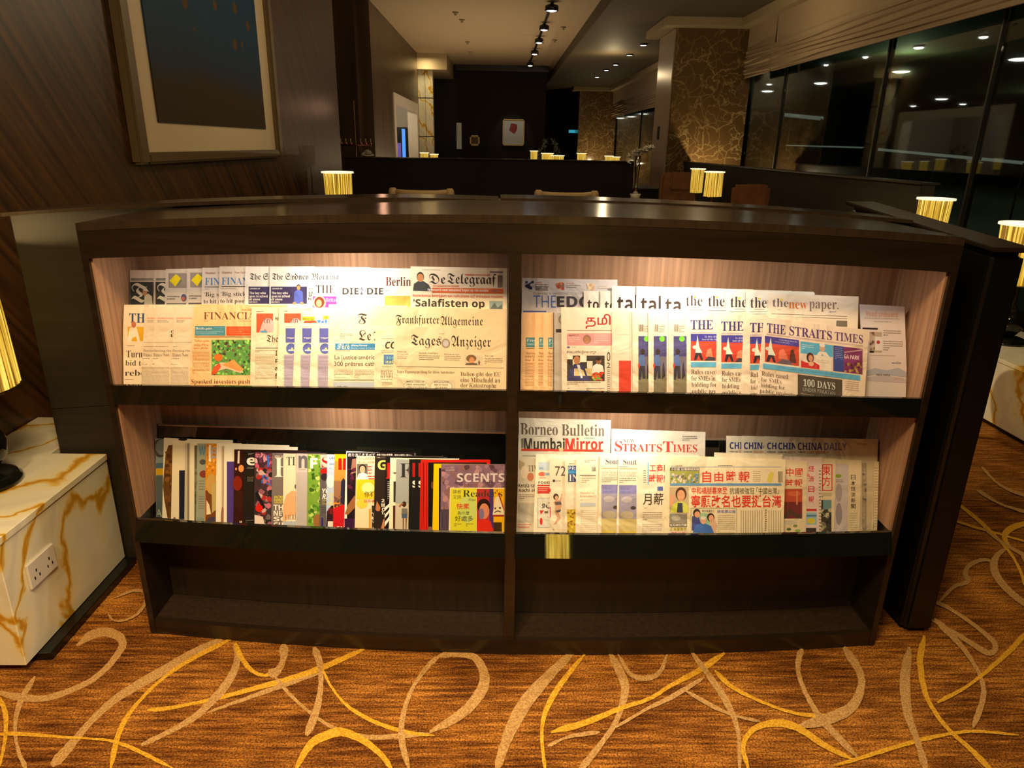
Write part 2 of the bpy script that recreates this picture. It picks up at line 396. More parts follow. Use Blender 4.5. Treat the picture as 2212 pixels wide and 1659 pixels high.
o, x0, x1, z1 = framed('wall_picture', 1015, 292, 1036, 315, 20.35, 'tiny gold framed dark picture left of the flower picture', M['gilt'], mat('dk', (.12, .06, .03), .6), .04)
a = onY(986, 265, 20.3); b_ = onY(997, 322, 20.3)
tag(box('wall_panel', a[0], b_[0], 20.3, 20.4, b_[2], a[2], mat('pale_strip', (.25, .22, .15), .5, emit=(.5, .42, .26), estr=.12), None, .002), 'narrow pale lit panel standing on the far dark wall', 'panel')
a = onY(1236, 284, 25.5); xs_ = tag(box('exit_sign', a[0]-.12, a[0]+.12, 25.45, 25.5, a[2]-.05, a[2]+.05, mat('sign_cyan', (0, .2, .25), .5, emit=(.05, .6, .75), estr=.5), None, .004), 'small glowing cyan sign on the dark rear wall', 'sign')

tube('rod', [(a[0], 25.475, a[2]+.05), (a[0], 25.475, 3.41)], .01, M['black'], xs_, 6)
# ---- track spotlights on the beige ceiling
tk = box('ceiling_track', .735, .775, 6, 20, 3.565, 3.6, M['black'], None, .004)
tag(tk, 'long black spotlight track on the beige ceiling', 'light track')
def spot_head(loc, lab, grp, mm, r=.06, s=1.0):
    o = empty('ceiling_spotlight', loc); tag(o, lab, 'spotlight', grp)
    lathe('housing', [(r*.5, 0), (r, -.02*s), (r, -.09*s), (r*.82, -.09*s), (r*.82, -.08*s)], M['black'], o, 14)
    lathe('lens', [(r*.8, -.082*s), (r*.4, -.095*s), (.001, -.098*s)], mm, o, 14)
    return o
for k_, q in enumerate(((1187, 20, .10), (1170, 62, .085), (1160, 90, .085), (1152, 115, .085), (1143, 140, .085))):
    p = onZ(q[0], q[1], 3.5); spot_head((.755, p[1], 3.565), ('nearest and largest', 'second nearest', 'third nearest', 'second farthest', 'farthest')[k_]+' bright spotlight on the black ceiling track', 'track spotlights', M['lampw'], q[2])
for k_, q in enumerate(((1390, 95), (1360, 117), (1330, 138), (1310, 150), (1290, 165), (1462, 47))):
    p = onZ(q[0], q[1], 3.4); spot_head((p[0], p[1], 3.40), 'small downlight in the dark soffit, '+('second nearest', 'third nearest', 'fourth nearest', 'second farthest', 'farthest', 'nearest, beside the column top')[k_], 'soffit downlights', M['lampw'], .07, .3)
for k_, q in enumerate(((984, 26), (998, 42), (1010, 90), (1016, 112), (1198, 86), (1217, 58))):
    p = onZ(q[0], q[1], 3.6); o = lathe('ceiling_sprinkler', [(.05, 0), (.05, -.012), (.02, -.02), (.02, -.05), (.001, -.05)], mat('spk', (.25, .2, .1), .5), None, 12)
    o.location = (p[0], p[1], 3.6); tag(o, 'tiny round fitting on the beige ceiling, '+('nearest left of the track', 'second left of the track', 'third left of the track', 'farthest left of the track', 'farther one right of the track', 'nearer one right of the track')[k_], 'sprinkler', 'beige ceiling fittings')

# ---- window reflections of lamps, built as added glowing discs outside the glass
LW = ('lowest bright oval by the marble column', 'second bright oval from the column', 'third bright oval from the column', 'big oval cut by the right picture edge', 'small spark under the blind, leftmost', 'small spark under the blind, second', 'long spark under the blind, third', 'small spark under the blind, rightmost', 'thin oval alone in the middle of the dark hall', 'faint dash left of the thin oval', 'faint dash right of the thin oval', 'upper dash of the right stacked pair', 'lower dash of the right stacked pair', 'faint dash above the lowest bright oval', 'left of three between the marble columns', 'middle of three between the marble columns', 'right of three between the marble columns')
for k_, q in enumerate(((1658, 197, .30), (1773, 180, .30), (1947, 155, .34), (2207, 128, .40), (1785, 140, .08), (1870, 123, .09), (1985, 103, .15), (2125, 80, .12), (2034, 214, .34), (1973, 229, .18), (2080, 225, .2), (2135, 225, .2), (2135, 237, .2), (1662, 182, .12), (1340, 255, .3), (1364, 252, .3), (1390, 246, .34))):
    p = onZ(q[0], q[1], 4.75); f_ = min(1.0, 38.0/max(p[0], 1e-3), 58.0/p[1])
    p = ORG+(p-ORG)*f_; dist = (p[0]**2+p[1]**2)**.5
    o = empty('lamp_reflection', p); r = q[2]
    tag(o, 'white disc added beyond the windows as a lamp reflection, '+LW[k_], 'ceiling lamp', 'lamp reflections beyond the windows')
    lathe('housing', [(r*1.08, .06), (r*1.08, 0), (r, 0)], M['black'], o, 20); lathe('glow_disc', [(r, .005), (r*.7, -.03), (.001, -.045)], M['lamprefl'], o, 20)
    if p[2] < 4.7: tube('rod', [(0, 0, .06), (0, 0, 4.8-p[2])], .02, M['black'], o, 6)
# faint balustrades outside
def rail(pts, lab, r=.05):
    P = [onX(a, b, X) if X > 0 else onY(a, b, -X) for a, b, X in pts]
    o = empty('outside_railing', P[0]); tag(o, lab, 'railing')
    tube('top_rail', [p-P[0] for p in P], r, M['rail'], o, 6)
    for k in range(5):
        p = P[0]+(P[-1]-P[0])*(k/4.0)-P[0]; tube('post', [p, p-np.array([0, 0, 1.2])], r*.5, M['mull'], o, 6)
rail(((1700, 314, 9), (1865, 319, 9)), 'pale horizontal rail outside between the window mullions', .02)
rail(((1888, 322, 9), (2212, 352, 9)), 'longer pale rail outside the right half of the window', .03)
rail(((1694, 248, 14), (1775, 256, 14)), 'short bright slanted beam outside the window', .09)
for yy, px in ((7.2, 1722),):
    pass

# ---- roman blinds
def blind(name, y0, y1, zb, lab):
    o = empty(name, (XW-.14, (y0+y1)/2, zb)); tag(o, lab, 'blind')
    n = 26; prof = []
    prof.append((0, 3.28-zb)); prof.append((.005, .36)); prof.append((-.012, .33))
    for i in range(5):
        zc = .25-i*.055; prof += [(-.010, zc+.045), (-.034, zc+.008), (-.010, zc)]
    prof.append((.0, .0)); prof.append((.012, .0)); prof.append((.015, 3.28-zb))
    V = []; F = []; ys = np.linspace(y0, y1, 2+int((y1-y0)*2)); np_ = len(prof)
    for j, y in enumerate(ys):
        for k, (dx, z) in enumerate(prof):
            V.append((dx+.008*sin(y*3.1+k), y-(y0+y1)/2, z+(.010*sin(y*1.7+k*.4) if k < np_-2 and k > 0 else 0)))
    for j in range(len(ys)-1):
        for k in range(np_):
            k2 = (k+1) % np_; F.append((j*np_+k, j*np_+k2, (j+1)*np_+k2, (j+1)*np_+k))
    F.append(tuple(range(np_))); F.append(tuple((len(ys)-1)*np_+k for k in range(np_))[::-1])
    mesh('folded_cloth', V, F, M['blind'], o)
    tube('bottom_bar', [(-.006, -(y1-y0)/2+.02, -.004), (-.006, (y1-y0)/2-.02, -.004)], .012, M['blind'], o, 6)
    return o
yj = onX(1672, 100, XW-.14)[1]
blind('roman_blind', .5, yj-.03, 2.60, 'beige roman blind with stacked folds, nearest over the right window')
blind('roman_blind', yj+.03, 11.2, 2.60, 'beige roman blind piece touching the big marble column')
blind('roman_blind', 12.7, 24.0, 2.50, 'beige roman blind between the two marble columns')

# ================================================================== LEFT WALL PICTURE
o = empty('wall_picture', (-1.95, 5.17, 1.47)); tag(o, 'large framed blue and brown artwork on the left timber wall', 'picture')
def lb(name, xa, xb, ya, yb, za, zb, m, bv=.004): return box(name, -1.95+xa, -1.95+xb, ya, yb, za, zb, m, o, bv, (-1.95, 5.17, 1.47))
M['oldgold'] = mat('old_gold_frame', (.16, .11, .05), .35, .2)
for a in ((3.90, 4.0, 1.47, 3.3), (6.36, 6.46, 1.47, 3.3)): lb('frame', .002, .06, a[0], a[1], a[2], a[3], M['oldgold'], .012)
lb('frame', .002, .06, 4.0, 6.36, 1.47, 1.53, M['oldgold'], .012); lb('frame', .002, .06, 4.0, 6.36, 3.24, 3.3, M['oldgold'], .012)
lb('mount', .004, .02, 4.0, 6.36, 1.53, 3.24, mat('cream_mount', (.80, .68, .45), .4), 0)
am = mat('artwork', (.02, .04, .08), .6, spec=.2); b = am.node_tree.nodes['Principled BSDF']
co = coords(am, (1, 1, 1)); sp = N(am, 'ShaderNodeSeparateXYZ'); L(am, co, sp.inputs[0])
n1 = N(am, 'ShaderNodeTexNoise'); n1.inputs['Scale'].default_value = 1.4; L(am, co, n1.inputs['Vector'])
ad = N(am, 'ShaderNodeMath', operation='MULTIPLY_ADD'); L(am, n1.outputs[0], ad.inputs[0]); ad.inputs[1].default_value = .22; L(am, sp.outputs[2], ad.inputs[2])
r = ramp(am, [(.55, (.045, .028, .008)), (.68, (.022, .04, .08)), (1.0, (.012, .065, .14))]); L(am, ad.outputs[0], r.inputs[0])
v = N(am, 'ShaderNodeTexVoronoi'); v.inputs['Scale'].default_value = 5; L(am, co, v.inputs['Vector'])
r2 = ramp(am, [(.16, (1, 1, 1)), (.22, (0, 0, 0))]); L(am, v.outputs['Distance'], r2.inputs[0])
gt = N(am, 'ShaderNodeMath', operation='GREATER_THAN'); gt.inputs[1].default_value = .85; L(am, ad.outputs[0], gt.inputs[0])
mu = N(am, 'ShaderNodeMath', operation='MULTIPLY'); L(am, r2.outputs[0], mu.inputs[0]); L(am, gt.outputs[0], mu.inputs[1])
mx = N(am, 'ShaderNodeMix', data_type='RGBA'); L(am, mu.outputs[0], mx.inputs[0]); L(am, r.outputs[0], mx.inputs[6]); mx.inputs[7].default_value = (.14, .07, .01, 1); L(am, mx.outputs[2], b.inputs['Base Color'])
lb('artwork', .021, .03, 4.22, 6.12, 1.69, 3.1, am, 0)

# ================================================================== CARPET SWIRLS (parts of the floor)
RIB = [
('b', 16, [(166,1395),(199,1371),(232,1366),(258,1376),(265,1391),(258,1408),(232,1441),(185,1477),(106,1507),(50,1507),(-10,1495)]),
('b', 18, [(480,1380),(381,1434),(265,1500),(205,1550),(172,1587),(140,1625),(112,1655)]),
('y', 9, [(500,1380),(397,1434),(331,1484),(281,1540),(255,1590),(238,1665)]),
('y', 10, [(318,1534),(364,1530),(463,1510),(563,1484),(645,1461),(730,1428),(790,1400)]),
('b', 8, [(447,1540),(530,1510),(612,1481),(690,1455)]),
('b', 14, [(506,1390),(513,1424),(497,1467),(463,1510),(414,1554),(348,1590),(305,1610)]),
('y', 9, [(508,1388),(520,1418),(543,1448),(569,1459),(596,1453)]),
('b', 17, [(580,1458),(600,1449),(612,1424),(613,1392)]),
('b', 14, [(679,1398),(692,1441),(692,1491),(682,1540),(662,1590)]),
('b', 9, [(593,1461),(629,1504),(679,1547),(730,1577),(793,1593),(870,1590),(930,1585)]),
('y', 7, [(695,1444),(720,1491),(756,1530),(816,1563),(882,1583),(938,1590)]),
('y', 16, [(636,1668),(659,1626),(682,1600),(720,1585),(743,1583),(783,1600),(822,1630),(850,1668)]),
('y', 9, [(-6,1500),(10,1534),(13,1573),(7,1623),(-5,1665)]),
('b', 10, [(76,1462),(43,1520),(33,1573),(40,1623),(58,1665)]),
('y', 7, [(-8,1587),(50,1587),(132,1593),(208,1598),(245,1603),(298,1623),(376,1662)]),
('b', 11, [(950,1416),(915,1451),(885,1501),(869,1557),(869,1606),(884,1665)]),
('b', 19, [(948,1418),(981,1413),(1024,1421),(1044,1451),(1044,1484),(1018,1524),(981,1554),(928,1583)]),
('b', 24, [(1240,1408),(1180,1467),(1130,1527),(1094,1600),(1072,1668)]),
('y', 10, [(1265,1412),(1213,1477),(1180,1534),(1170,1590),(1178,1668)]),
('b', 15, [(1316,1410),(1345,1467),(1349,1501),(1329,1563),(1289,1620),(1250,1668)]),
('y', 11, [(1190,1583),(1263,1563),(1345,1530),(1400,1512),(1455,1479),(1510,1450),(1565,1412)]),
('b', 8, [(1183,1613),(1230,1593),(1296,1583)]),
('b', 9, [(1329,1573),(1400,1532),(1455,1505),(1521,1465)]),
('b', 10, [(1335,1415),(1362,1458),(1395,1467),(1425,1454),(1441,1415)]),
('b', 12, [(1492,1408),(1539,1472),(1572,1523),(1594,1582),(1598,1668)]),
('b', 8, [(1481,1494),(1539,1527),(1591,1549),(1642,1560)]),
('y', 8, [(1543,1450),(1583,1487),(1657,1523),(1730,1545),(1822,1549)]),
('b', 12, [(1732,1400),(1723,1446),(1741,1501),(1778,1560),(1851,1637)]),
('b', 20, [(1822,1400),(1855,1450),(1859,1490),(1837,1531),(1785,1556),(1723,1571)]),
('y', 13, [(1618,1668),(1605,1615),(1627,1578),(1675,1564),(1723,1575),(1785,1615),(1844,1644)]),
('y', 8, [(1800,1656),(1844,1644),(1914,1622),(2005,1597),(2097,1582),(2200,1590)]),
('b', 18, [(1964,1400),(1954,1472),(1961,1545),(1980,1600),(2000,1668)]),
('y', 11, [(1996,1375),(1987,1435),(2002,1509),(2042,1571),(2097,1622),(2142,1668)]),
('b', 11, [(2018,1338),(2079,1402),(2116,1461),(2123,1509),(2101,1575)]),
('y', 10, [(2024,1520),(2097,1479),(2171,1417),(2225,1360)]),
('b', 10, [(1998,1297),(2046,1314),(2116,1362),(2149,1395),(2134,1413),(2079,1380),(2009,1340)]),
('b', 9, [(2024,1307),(2060,1270),(2090,1259),(2084,1240),(2097,1221),(2127,1211),(2149,1219)]),
('y', 5, [(2061,1127),(2134,1149),(2220,1173)]),
('y', 7, [(2070,1090),(2134,1145),(2189,1208),(2220,1280)]),
('b', 6, [(2110,1060),(2160,1090),(2220,1110)]),
('b', 6, [(2120,1010),(2160,1050),(2220,1075)]),
('b', 6, [(232,1325),(245,1342),(271,1342),(298,1328),(314,1305),(311,1282),(285,1279),(248,1295)]),
]
def catmull(P, n=7):
    P = [np.array(p, float) for p in P]; P = [2*P[0]-P[1]]+P+[2*P[-1]-P[-2]]; out = []
    for i in range(1, len(P)-2):
        for k in range(n):
            t = k/n; a, b, c, d = P[i-1:i+3]
            out.append(.5*((2*b)+(-a+c)*t+(2*a-5*b+4*c-d)*t*t+(-a+3*b-3*c+d)*t**3))
    out.append(P[-2]); return np.array(out)
rng = random.Random(4)
for i, (c, wd, pts) in enumerate(RIB):
    C_ = catmull(pts); T = np.gradient(C_, axis=0); T /= np.linalg.norm(T, axis=1)[:, None]+1e-9
    Nn = np.stack([-T[:, 1], T[:, 0]], 1); n = len(C_); s_ = np.linspace(0, 1, n)
    ww = wd*.5*(1+.25*np.sin(s_*7+i))*np.minimum(1, .35+np.minimum(s_, 1-s_)*9)
    ja = np.array([rng.uniform(-.7, .7) for _ in range(n)]); jb = np.array([rng.uniform(-.7, .7) for _ in range(n)])
    A = onZ(*(C_+Nn*(ww+ja)[:, None]).T, 0); B = onZ(*(C_-Nn*(ww+jb)[:, None]).T, 0)
    z = .0006+i*.00012; A[:, 2] = z; B[:, 2] = z
    V = np.concatenate([A, B]); F = [(k, k+1, n+k+1, n+k) for k in range(n-1)]
    mesh('carpet_swirl', V, F, M['yb' if c == 'b' else 'yy'], fl)
# further swirls on the carpet out of the picture
for i in range(44):
    x = rng.uniform(-1.6, 2.6); y = rng.choice([rng.uniform(-2.2, .6), rng.uniform(-2.2, .6), rng.uniform(2.9, 7)])
    if i > 33: x = rng.uniform(2.1, 2.8); y = rng.uniform(.6, 3.2)
    r = rng.uniform(.2, .6); a0 = rng.uniform(0, 6); n = 26
    a = np.linspace(a0, a0+rng.uniform(2, 4.5), n); rr = r*(1+.25*np.sin(a*1.3)); wv = .018*np.sin(np.linspace(.2, pi-.1, n))+.004
    V = np.concatenate([np.stack([x+(rr+wv)*np.cos(a), y+.8*(rr+wv)*np.sin(a), np.full(n, .001+i*.0001)], 1), np.stack([x+(rr-wv)*np.cos(a), y+.8*(rr-wv)*np.sin(a), np.full(n, .001+i*.0001)], 1)])
    mesh('carpet_swirl', V, [(k, n+k, n+k+1, k+1) for k in range(n-1)], M['yb' if i % 3 else 'yy'], fl)

# ================================================================== NEWSPAPER RACK (gently bowed front, arched top)
def uu(x): return np.clip((np.asarray(x, float)-.07)/1.2, -1.15, 1.15)
def Yf(x): u = uu(x); return 1.885+.0725*u*u-.0275*u
def zs(x): u = uu(x); return 1-.032*u*u
def wb(name, x0, x1, f0, f1, z0, z1, m, parent, n=None, yabs=None, tilt=0., bevel=0):
    """board following the bow of the rack: local depth f0..f1 behind the front line"""
    n = n or max(1, int((x1-x0)/.09)); V = []; F = []
    for x in np.linspace(x0, x1, n+1):
        y = float(Yf(x)); s = float(zs(x)); yb = yabs if yabs else y+f1
        V += [(x, y+f0-tilt, z0*s), (x, yb-tilt, z0*s), (x, yb, z1*s), (x, y+f0, z1*s)]
    for i in range(n):
        a = i*4; b = a+4
        for k in range(4): F.append((a+k, a+(k+1) % 4, b+(k+1) % 4, b+k))
    F.append((0, 3, 2, 1)); F.append((n*4, n*4+1, n*4+2, n*4+3))
    V = [(v[0]-RO[0], v[1]-RO[1], v[2]) for v in V]
    o = mesh(name, V, F, m, parent)
    bm = bmesh.new(); bm.from_mesh(o.data); bmesh.ops.recalc_face_normals(bm, faces=bm.faces); bm.to_mesh(o.data); bm.free()
    return o
RO = (.07, 2.1)
RX0, RX1 = -1.178, 1.297; DV0, DV1 = .029, .063; PT = .02
ZT = 1.424; ZF = 1.322
rk = empty('newspaper_rack', (RO[0], RO[1], 0)); tag(rk, 'wide dark wooden newspaper rack with four lit bays, standing on patterned carpet', 'rack')
wb('side_panel', RX0, RX0+PT, 0, .5, 0, ZT-.022, M['dark'], rk, 1)
wb('side_panel', RX1-PT, RX1, 0, .5, 0, ZT-.022, M['dark'], rk, 1)
for sx in (RX0+PT, RX1-PT-.006): wb('side_lining', sx, sx+.006, .012, .249, .455, ZF, M['bay'], rk, 1)
wb('divider', DV0, DV1, 0, .249, .056, ZF, M['dark'], rk, 1)
wb('top_board', RX0, RX1, 0, 0, ZT-.022, ZT, M['darkh'], rk, 24, yabs=2.40)
wb('fascia', RX0+PT, RX1-PT, .001, .022, ZF, ZT-.0222, M['dark'], rk, 24)
wb('plinth', RX0+PT, RX1-PT, .002, .022, 0, .056, M['dark'], rk, 24)
for (a, b_) in ((RX0+PT+.0062, DV0-.0002), (DV1+.0002, RX1-PT-.0062)):
    wb('back_panel', a, b_, .25, .265, .46, ZF+.06, M['bay'], rk)
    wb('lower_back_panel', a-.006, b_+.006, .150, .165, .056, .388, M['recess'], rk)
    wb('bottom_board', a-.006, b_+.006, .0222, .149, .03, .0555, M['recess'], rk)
    wb('shelf', a-.004, b_, .014, .249, .872, .884, M['dark'], rk)
    wb('shelf', a-.004, b_, .014, .249, .392, .404, M['dark'], rk)
    wb('shelf_lip', a-.005, b_, .0, .012, .868, .930, M['lip'], rk, tilt=.004)
    wb('shelf_lip', a-.005, b_, .0, .012, .389, .459, M['lip'], rk, tilt=.026)
    wb('fascia_underside', a, b_, .023, .249, ZF+.045, ZF+.055, M['bay'], rk)
# sloping black backing board behind the lower papers, its lit upper edge painted pale
bl_ = None
for (a, b_, pxm, pym) in ((RX0+.03, DV0-.001, 700, 934), (DV1+.001, RX1-.03, 1550, 948)):
    P = onY(pxm, pym, float(Yf(.07))+.218); zt = float(P[2]/zs(P[0])); lean = .30*(zt-.405)
    o = wb('backing_board', a, b_, .121+lean, .129+lean, .405, zt-.004, M['lip'], rk, tilt=lean)
    wb('backing_edge', a, b_, .120+lean, .130+lean, zt-.004, zt, M['edge'], rk)

# puck lamps hidden behind the fascia and under the shelf
def puck(x, z, f, lab, pw, ln=.10):
    pw *= 1.35
    y = float(Yf(x))+f; o = empty('puck_light', (x, y, z*float(zs(x)))); tag(o, lab, 'light', 'rack downlights')
    lathe('housing', [(.034, 0), (.034, -.012), (.026, -.012)], M['chrome'], o, 20)
    lathe('lens', [(.026, -.010), (.001, -.012)], M['puck'], o, 20)
    l = light('AREA', (0, 0, -.016), pw, (1, .87, .70), .05, (0, 0, 0), name='puck_glow', parent=o); l.data.shape = 'DISK'
    return o
UL = 'small round downlight under the rack top, %s'
for k_, x in enumerate((-.47, .53)): puck(x, ZF+.045, .060, UL % ('left bay, brightest one', 'right bay, brightest one')[k_], 1.75)
for k_, x in enumerate((-.98, -.75, -.22, .30, .78, 1.02)): puck(x, ZF+.045, .060, UL % ('left bay, nearest the outer side', 'left bay, second from the outer side', 'left bay, nearest the divider', 'right bay, nearest the divider', 'right bay, third from the divider', 'right bay, nearest the outer side')[k_], .20)
UL2 = 'small round downlight under the middle shelf, %s'
for k_, x in enumerate((-.50, .42)): puck(x, .872, .075, UL2 % ('left bay, brightest one', 'right bay, brightest one')[k_], 1.15)
for k_, x in enumerate((-.20, .20, .72)): puck(x, .872, .075, UL2 % ('left bay, near the divider', 'right bay, near the divider', 'right bay, nearest its outer side')[k_], .24)

# ================================================================== PARTITION BEHIND THE RACK
pt = empty('partition_wall', (-.1, 2.5, 0)); tag(pt, 'low dark timber partition running behind and left of the rack', 'partition')
def zc(x): return 1.417-.026*x*x
def pbox(name, x0, x1, y0, y1, z0f, z1f, m, n=20):
    V = []; F = []
    for x in np.linspace(x0, x1, n+1):
        V += [(x+.1, y0-2.5, z0f(x)), (x+.1, y1-2.5, z0f(x)), (x+.1, y1-2.5, z1f(x)), (x+.1, y0-2.5, z1f(x))]
    for i in range(n):
        a = i*4; b = a+4
        for k in range(4): F.append((a+k, a+(k+1) % 4, b+(k+1) % 4, b+k))
    F.append((0, 3, 2, 1)); F.append((n*4, n*4+1, n*4+2, n*4+3)); return mesh(name, V, F, m, pt)
pbox('panel', -1.65, 1.425, 2.43, 2.58, lambda x: 0, lambda x: zc(x)-.70, M['partition'])
pbox('panel', -1.65, 1.425, 2.432, 2.58, lambda x: zc(x)-.698, lambda x: zc(x), M['partition'])
pbox('cap_rail', -1.67, -.002, 2.415, 2.60, lambda x: zc(x)+.001, lambda x: zc(x)+.013-(.006 if x > -.3 else 0)*(x+.3)/.3, M['darkh'])
pbox('cap_rail', .006, 1.425, 2.415, 2.60, lambda x: zc(x)+.001, lambda x: zc(x)+.013, M['darkh'])
ep = empty('end_panel', (1.48, 2.4, 0)); tag(ep, 'thick black end panel standing at the right side of the rack', 'panel')
V = [(-.05, -.4, 0), (.06, -.4, 0), (.06, .5, 0), (-.05, .5, 0), (-.05, -.4, 1.325), (.06, -.4, 1.325), (.06, .5, 1.385), (-.05, .5, 1.385)]
me = bpy.data.meshes.new('panel'); me.from_pydata(V, [], box_vf(0, 1, 0, 1, 0, 1)[1]); bev(me, .018, 3); link('panel', me, M['black'], ep)
V = [(-.056, -.41, 1.328), (.066, -.41, 1.328), (.066, .52, 1.389), (-.056, .52, 1.389), (-.056, -.41, 1.342), (.066, -.41, 1.342), (.066, .52, 1.403), (-.056, .52, 1.403)]
me = bpy.data.meshes.new('cap_rail'); me.from_pydata(V, [], box_vf(0, 1, 0, 1, 0, 1)[1]); bev(me, .003, 2); link('cap_rail', me, M['dark'], ep)

# ================================================================== MARBLE BLOCKS
def prism(name, pts, z0, z1, m, parent, off):
    n = len(pts); V = [(x-off[0], y-off[1], z0) for x, y in pts]+[(x-off[0], y-off[1], z1) for x, y in pts]
    F = [tuple(range(n))[::-1], tuple(range(n, 2*n))]+[(k, (k+1) % n, (k+1) % n+n, k+n) for k in range(n)]
    me = bpy.data.meshes.new(name); me.from_pydata(V, [], F); bev(me, .002, 1); return link(name, me, m, parent)
mb = empty('marble_side_table', (-1.7, 2.2, 0)); tag(mb, 'veined yellow and white marble block table at the left of the rack', 'table')
Lp = [(-1.945, 1.80), (-1.47, 1.80), (-1.47, 2.41), (-1.675, 2.41), (-1.675, 2.77), (-1.945, 2.77)]
prism('body', Lp, .03, .452, M['onyx'], mb, (-1.7, 2.2))
prism('table_top', [(a+(.004 if a > -1.6 else 0), b_-(.004 if b_ < 1.9 else 0)) for a, b_ in Lp], .454, .478, M['onyx'], mb, (-1.7, 2.2))
prism('base_strip', [(-1.94, 1.83), (-1.43, 1.86), (-1.43, 2.41), (-1.94, 2.41)], 0, .029, M['black'], mb, (-1.7, 2.2))  # projecting black strip put in for the shadow along the block's foot
so = empty('power_outlet', (-1.469, 1.955, .245)); tag(so, 'white double power outlet plate on the marble block face', 'outlet')
box('plate', 0, .008, -.068, .068, 0, .09, M['white'], so, .003)
for yy in (-.033, .033):
    for dy, dz in ((-.012, .03), (.012, .03), (0, .052)): box('socket_hole', .0078, .0086, yy+dy-.0025, yy+dy+.0025, dz-.005, dz+.005, M['black'], so, 0)
m2 = empty('marble_side_table', (3.35, 4.1, 0)); tag(m2, 'veined marble block table by the window, right of the black end panel', 'table')
box('body', -.31, .30, -1.0, .7, .03, .40, M['onyx'], m2, .002)
box('table_top', -.315, .305, -1.005, .705, .402, .425, M['onyx'], m2, .002)
box('base_strip', -.29, .28, -.98, .68, 0, .029, M['black'], m2, 0)

# ================================================================== LAMPS
def lamp(loc, r0, r1, h, stem, base_r, lab, body='stem', shade=None, pw=0, grp=None, up=0):
    """loc = foot of the lamp; r0/r1 = radius of the shade at the bottom/top; stem = height of the shade's lower edge"""
    o = empty('table_lamp', loc); tag(o, lab, 'lamp', grp)
    lathe('base', [(base_r, 0), (base_r, .015), (base_r*.92, .022), (base_r*.9, .03), (base_r*.75, .036), (.02, .04)], M['blackgloss'], o, 40)
    if body == 'ball':
        P = [(.02, .04), (.05, .055), (.085, .10), (.09, .15), (.07, .20), (.035, .235), (.012, .25), (.010, stem+.06)]
        lathe('glass_body', P, M['blackgloss'], o, 32)
    else: lathe('stem', [(.012, .04), (.009, .06), (.009, stem+.05)], M['chrome'], o, 12)
    n = 96; prof = [(r0, stem), ((r0+r1)/2*1.01, stem+h/2), (r1, stem+h)]
    so_ = empty('dummy_') if False else None
    V = []; F = []
    for (r, z) in prof:
        for i in range(n): q = r*(1+.012*((i*7) % 3-1)); V.append((q*cos(2*pi*i/n), q*sin(2*pi*i/n), z))
    for j in range(2):
        for i in range(n): F.append((j*n+i, j*n+(i+1) % n, (j+1)*n+(i+1) % n, (j+1)*n+i))
    mesh('shade', V, F, shade or M['shade'], o)
    t = .006+r1*.03
    lathe('shade_rim', [(r1-t, stem+h), (r1+t*1.6, stem+h), (r1+t*1.6, stem+h+t*1.2), (r1-t, stem+h+t*1.2), (r1-t, stem+h)], M['rim'], o, 48)
    lathe('shade_rim', [(r0-.004, stem-.003), (r0+.004, stem-.003), (r0+.004, stem+.003), (r0-.004, stem+.003)], M['gold'], o, 48)
    for a in (0, 2.1, 4.2): tube('spider', [(0, 0, stem+h*.9), ((r1-.003)*cos(a), (r1-.003)*sin(a), stem+h)], .002, M['chrome'], o, 5)
    lathe('bulb', [(.001, stem+h*.3), (.03, stem+h*.38), (.03, stem+h*.55), (.012, stem+h*.66), (.001, stem+h*.7)], M['puck'], o, 16)
    if up: light('POINT', (0, 0, stem+h*.99), up, (1, .68, .28), .03, parent=o)
    if pw: light('POINT', (0, 0, stem+h*.45), pw, (1, .80, .42), .04, parent=o)
    return o
lamp((-1.745, 2.16, .4785), .165, .15, .42, .345, .112, 'large lamp with dark stringed shade on the left marble block', 'ball', pw=200, up=12)
lamp((3.33, 4.35, .4255), .14, .17, .36, .39, .12, 'lamp with yellow stringed shade on the right marble block', 'ball', pw=3)

# side tables and lamps behind the partition
def small_table(x, y, lab, h=.74):
    o = empty('side_table', (x, y, 0)); tag(o, lab, 'table')
    lathe('table_top', [(.22, h-.025), (.22, h)], M['dark'], o, 28); lathe('stem', [(.022, .02), (.022, h-.026)], M['chrome'], o, 12); lathe('foot', [(.15, 0), (.15, .012), (.03, .02)], M['chrome'], o, 24); return o
def lamp_px(pxl, pxr, pyt, pyb, Y, lab, tl, tz=.74, taper=.9, grp=None, table=True):
    a = onY(pxl, pyt, Y); b_ = onY(pxr, pyt, Y); c = onY((pxl+pxr)/2, pyb, Y)
    x = (a[0]+b_[0])/2; r1 = (b_[0]-a[0])/2; top = (a[2]+b_[2])/2
    if table: small_table(x, Y, tl, tz)
    lamp((x, Y, tz+.0005), r1*taper, r1*.97, top-c[2], c[2]-tz, min(.08, r1), lab, grp=grp)
lamp_px(698, 760, 374, 440, 5.2, 'single lit stringed lamp rising behind the rack on the left', 'round side table behind the rack on the left')
lamp_px(1494, 1522, 366, 417, 7.0, 'slim lit stringed lamp, left of the pair beside leather chairs', 'round table under the slim lamp')
lamp_px(1525, 1563, 373, 425, 6.2, 'wider lit stringed lamp, right of the pair beside leather chairs', 'round table under the wider lamp', taper=1.0)
lamp_px(1989, 2055, 432, 500, 3.9, 'lit stringed lamp behind the right end of the rack', 'round table behind the right end of the rack')
# lamp behind the photographer (seen mirrored in the black lip)
small_table(.39, -.9, 'round side table standing behind the photographer', .45)
lamp((.39, -.9, .4505), .078, .078, .36, .25, .07, 'stringed lamp mirrored in the lowest black rack lip', shade=shade_mat('bright_string_shade', 7))

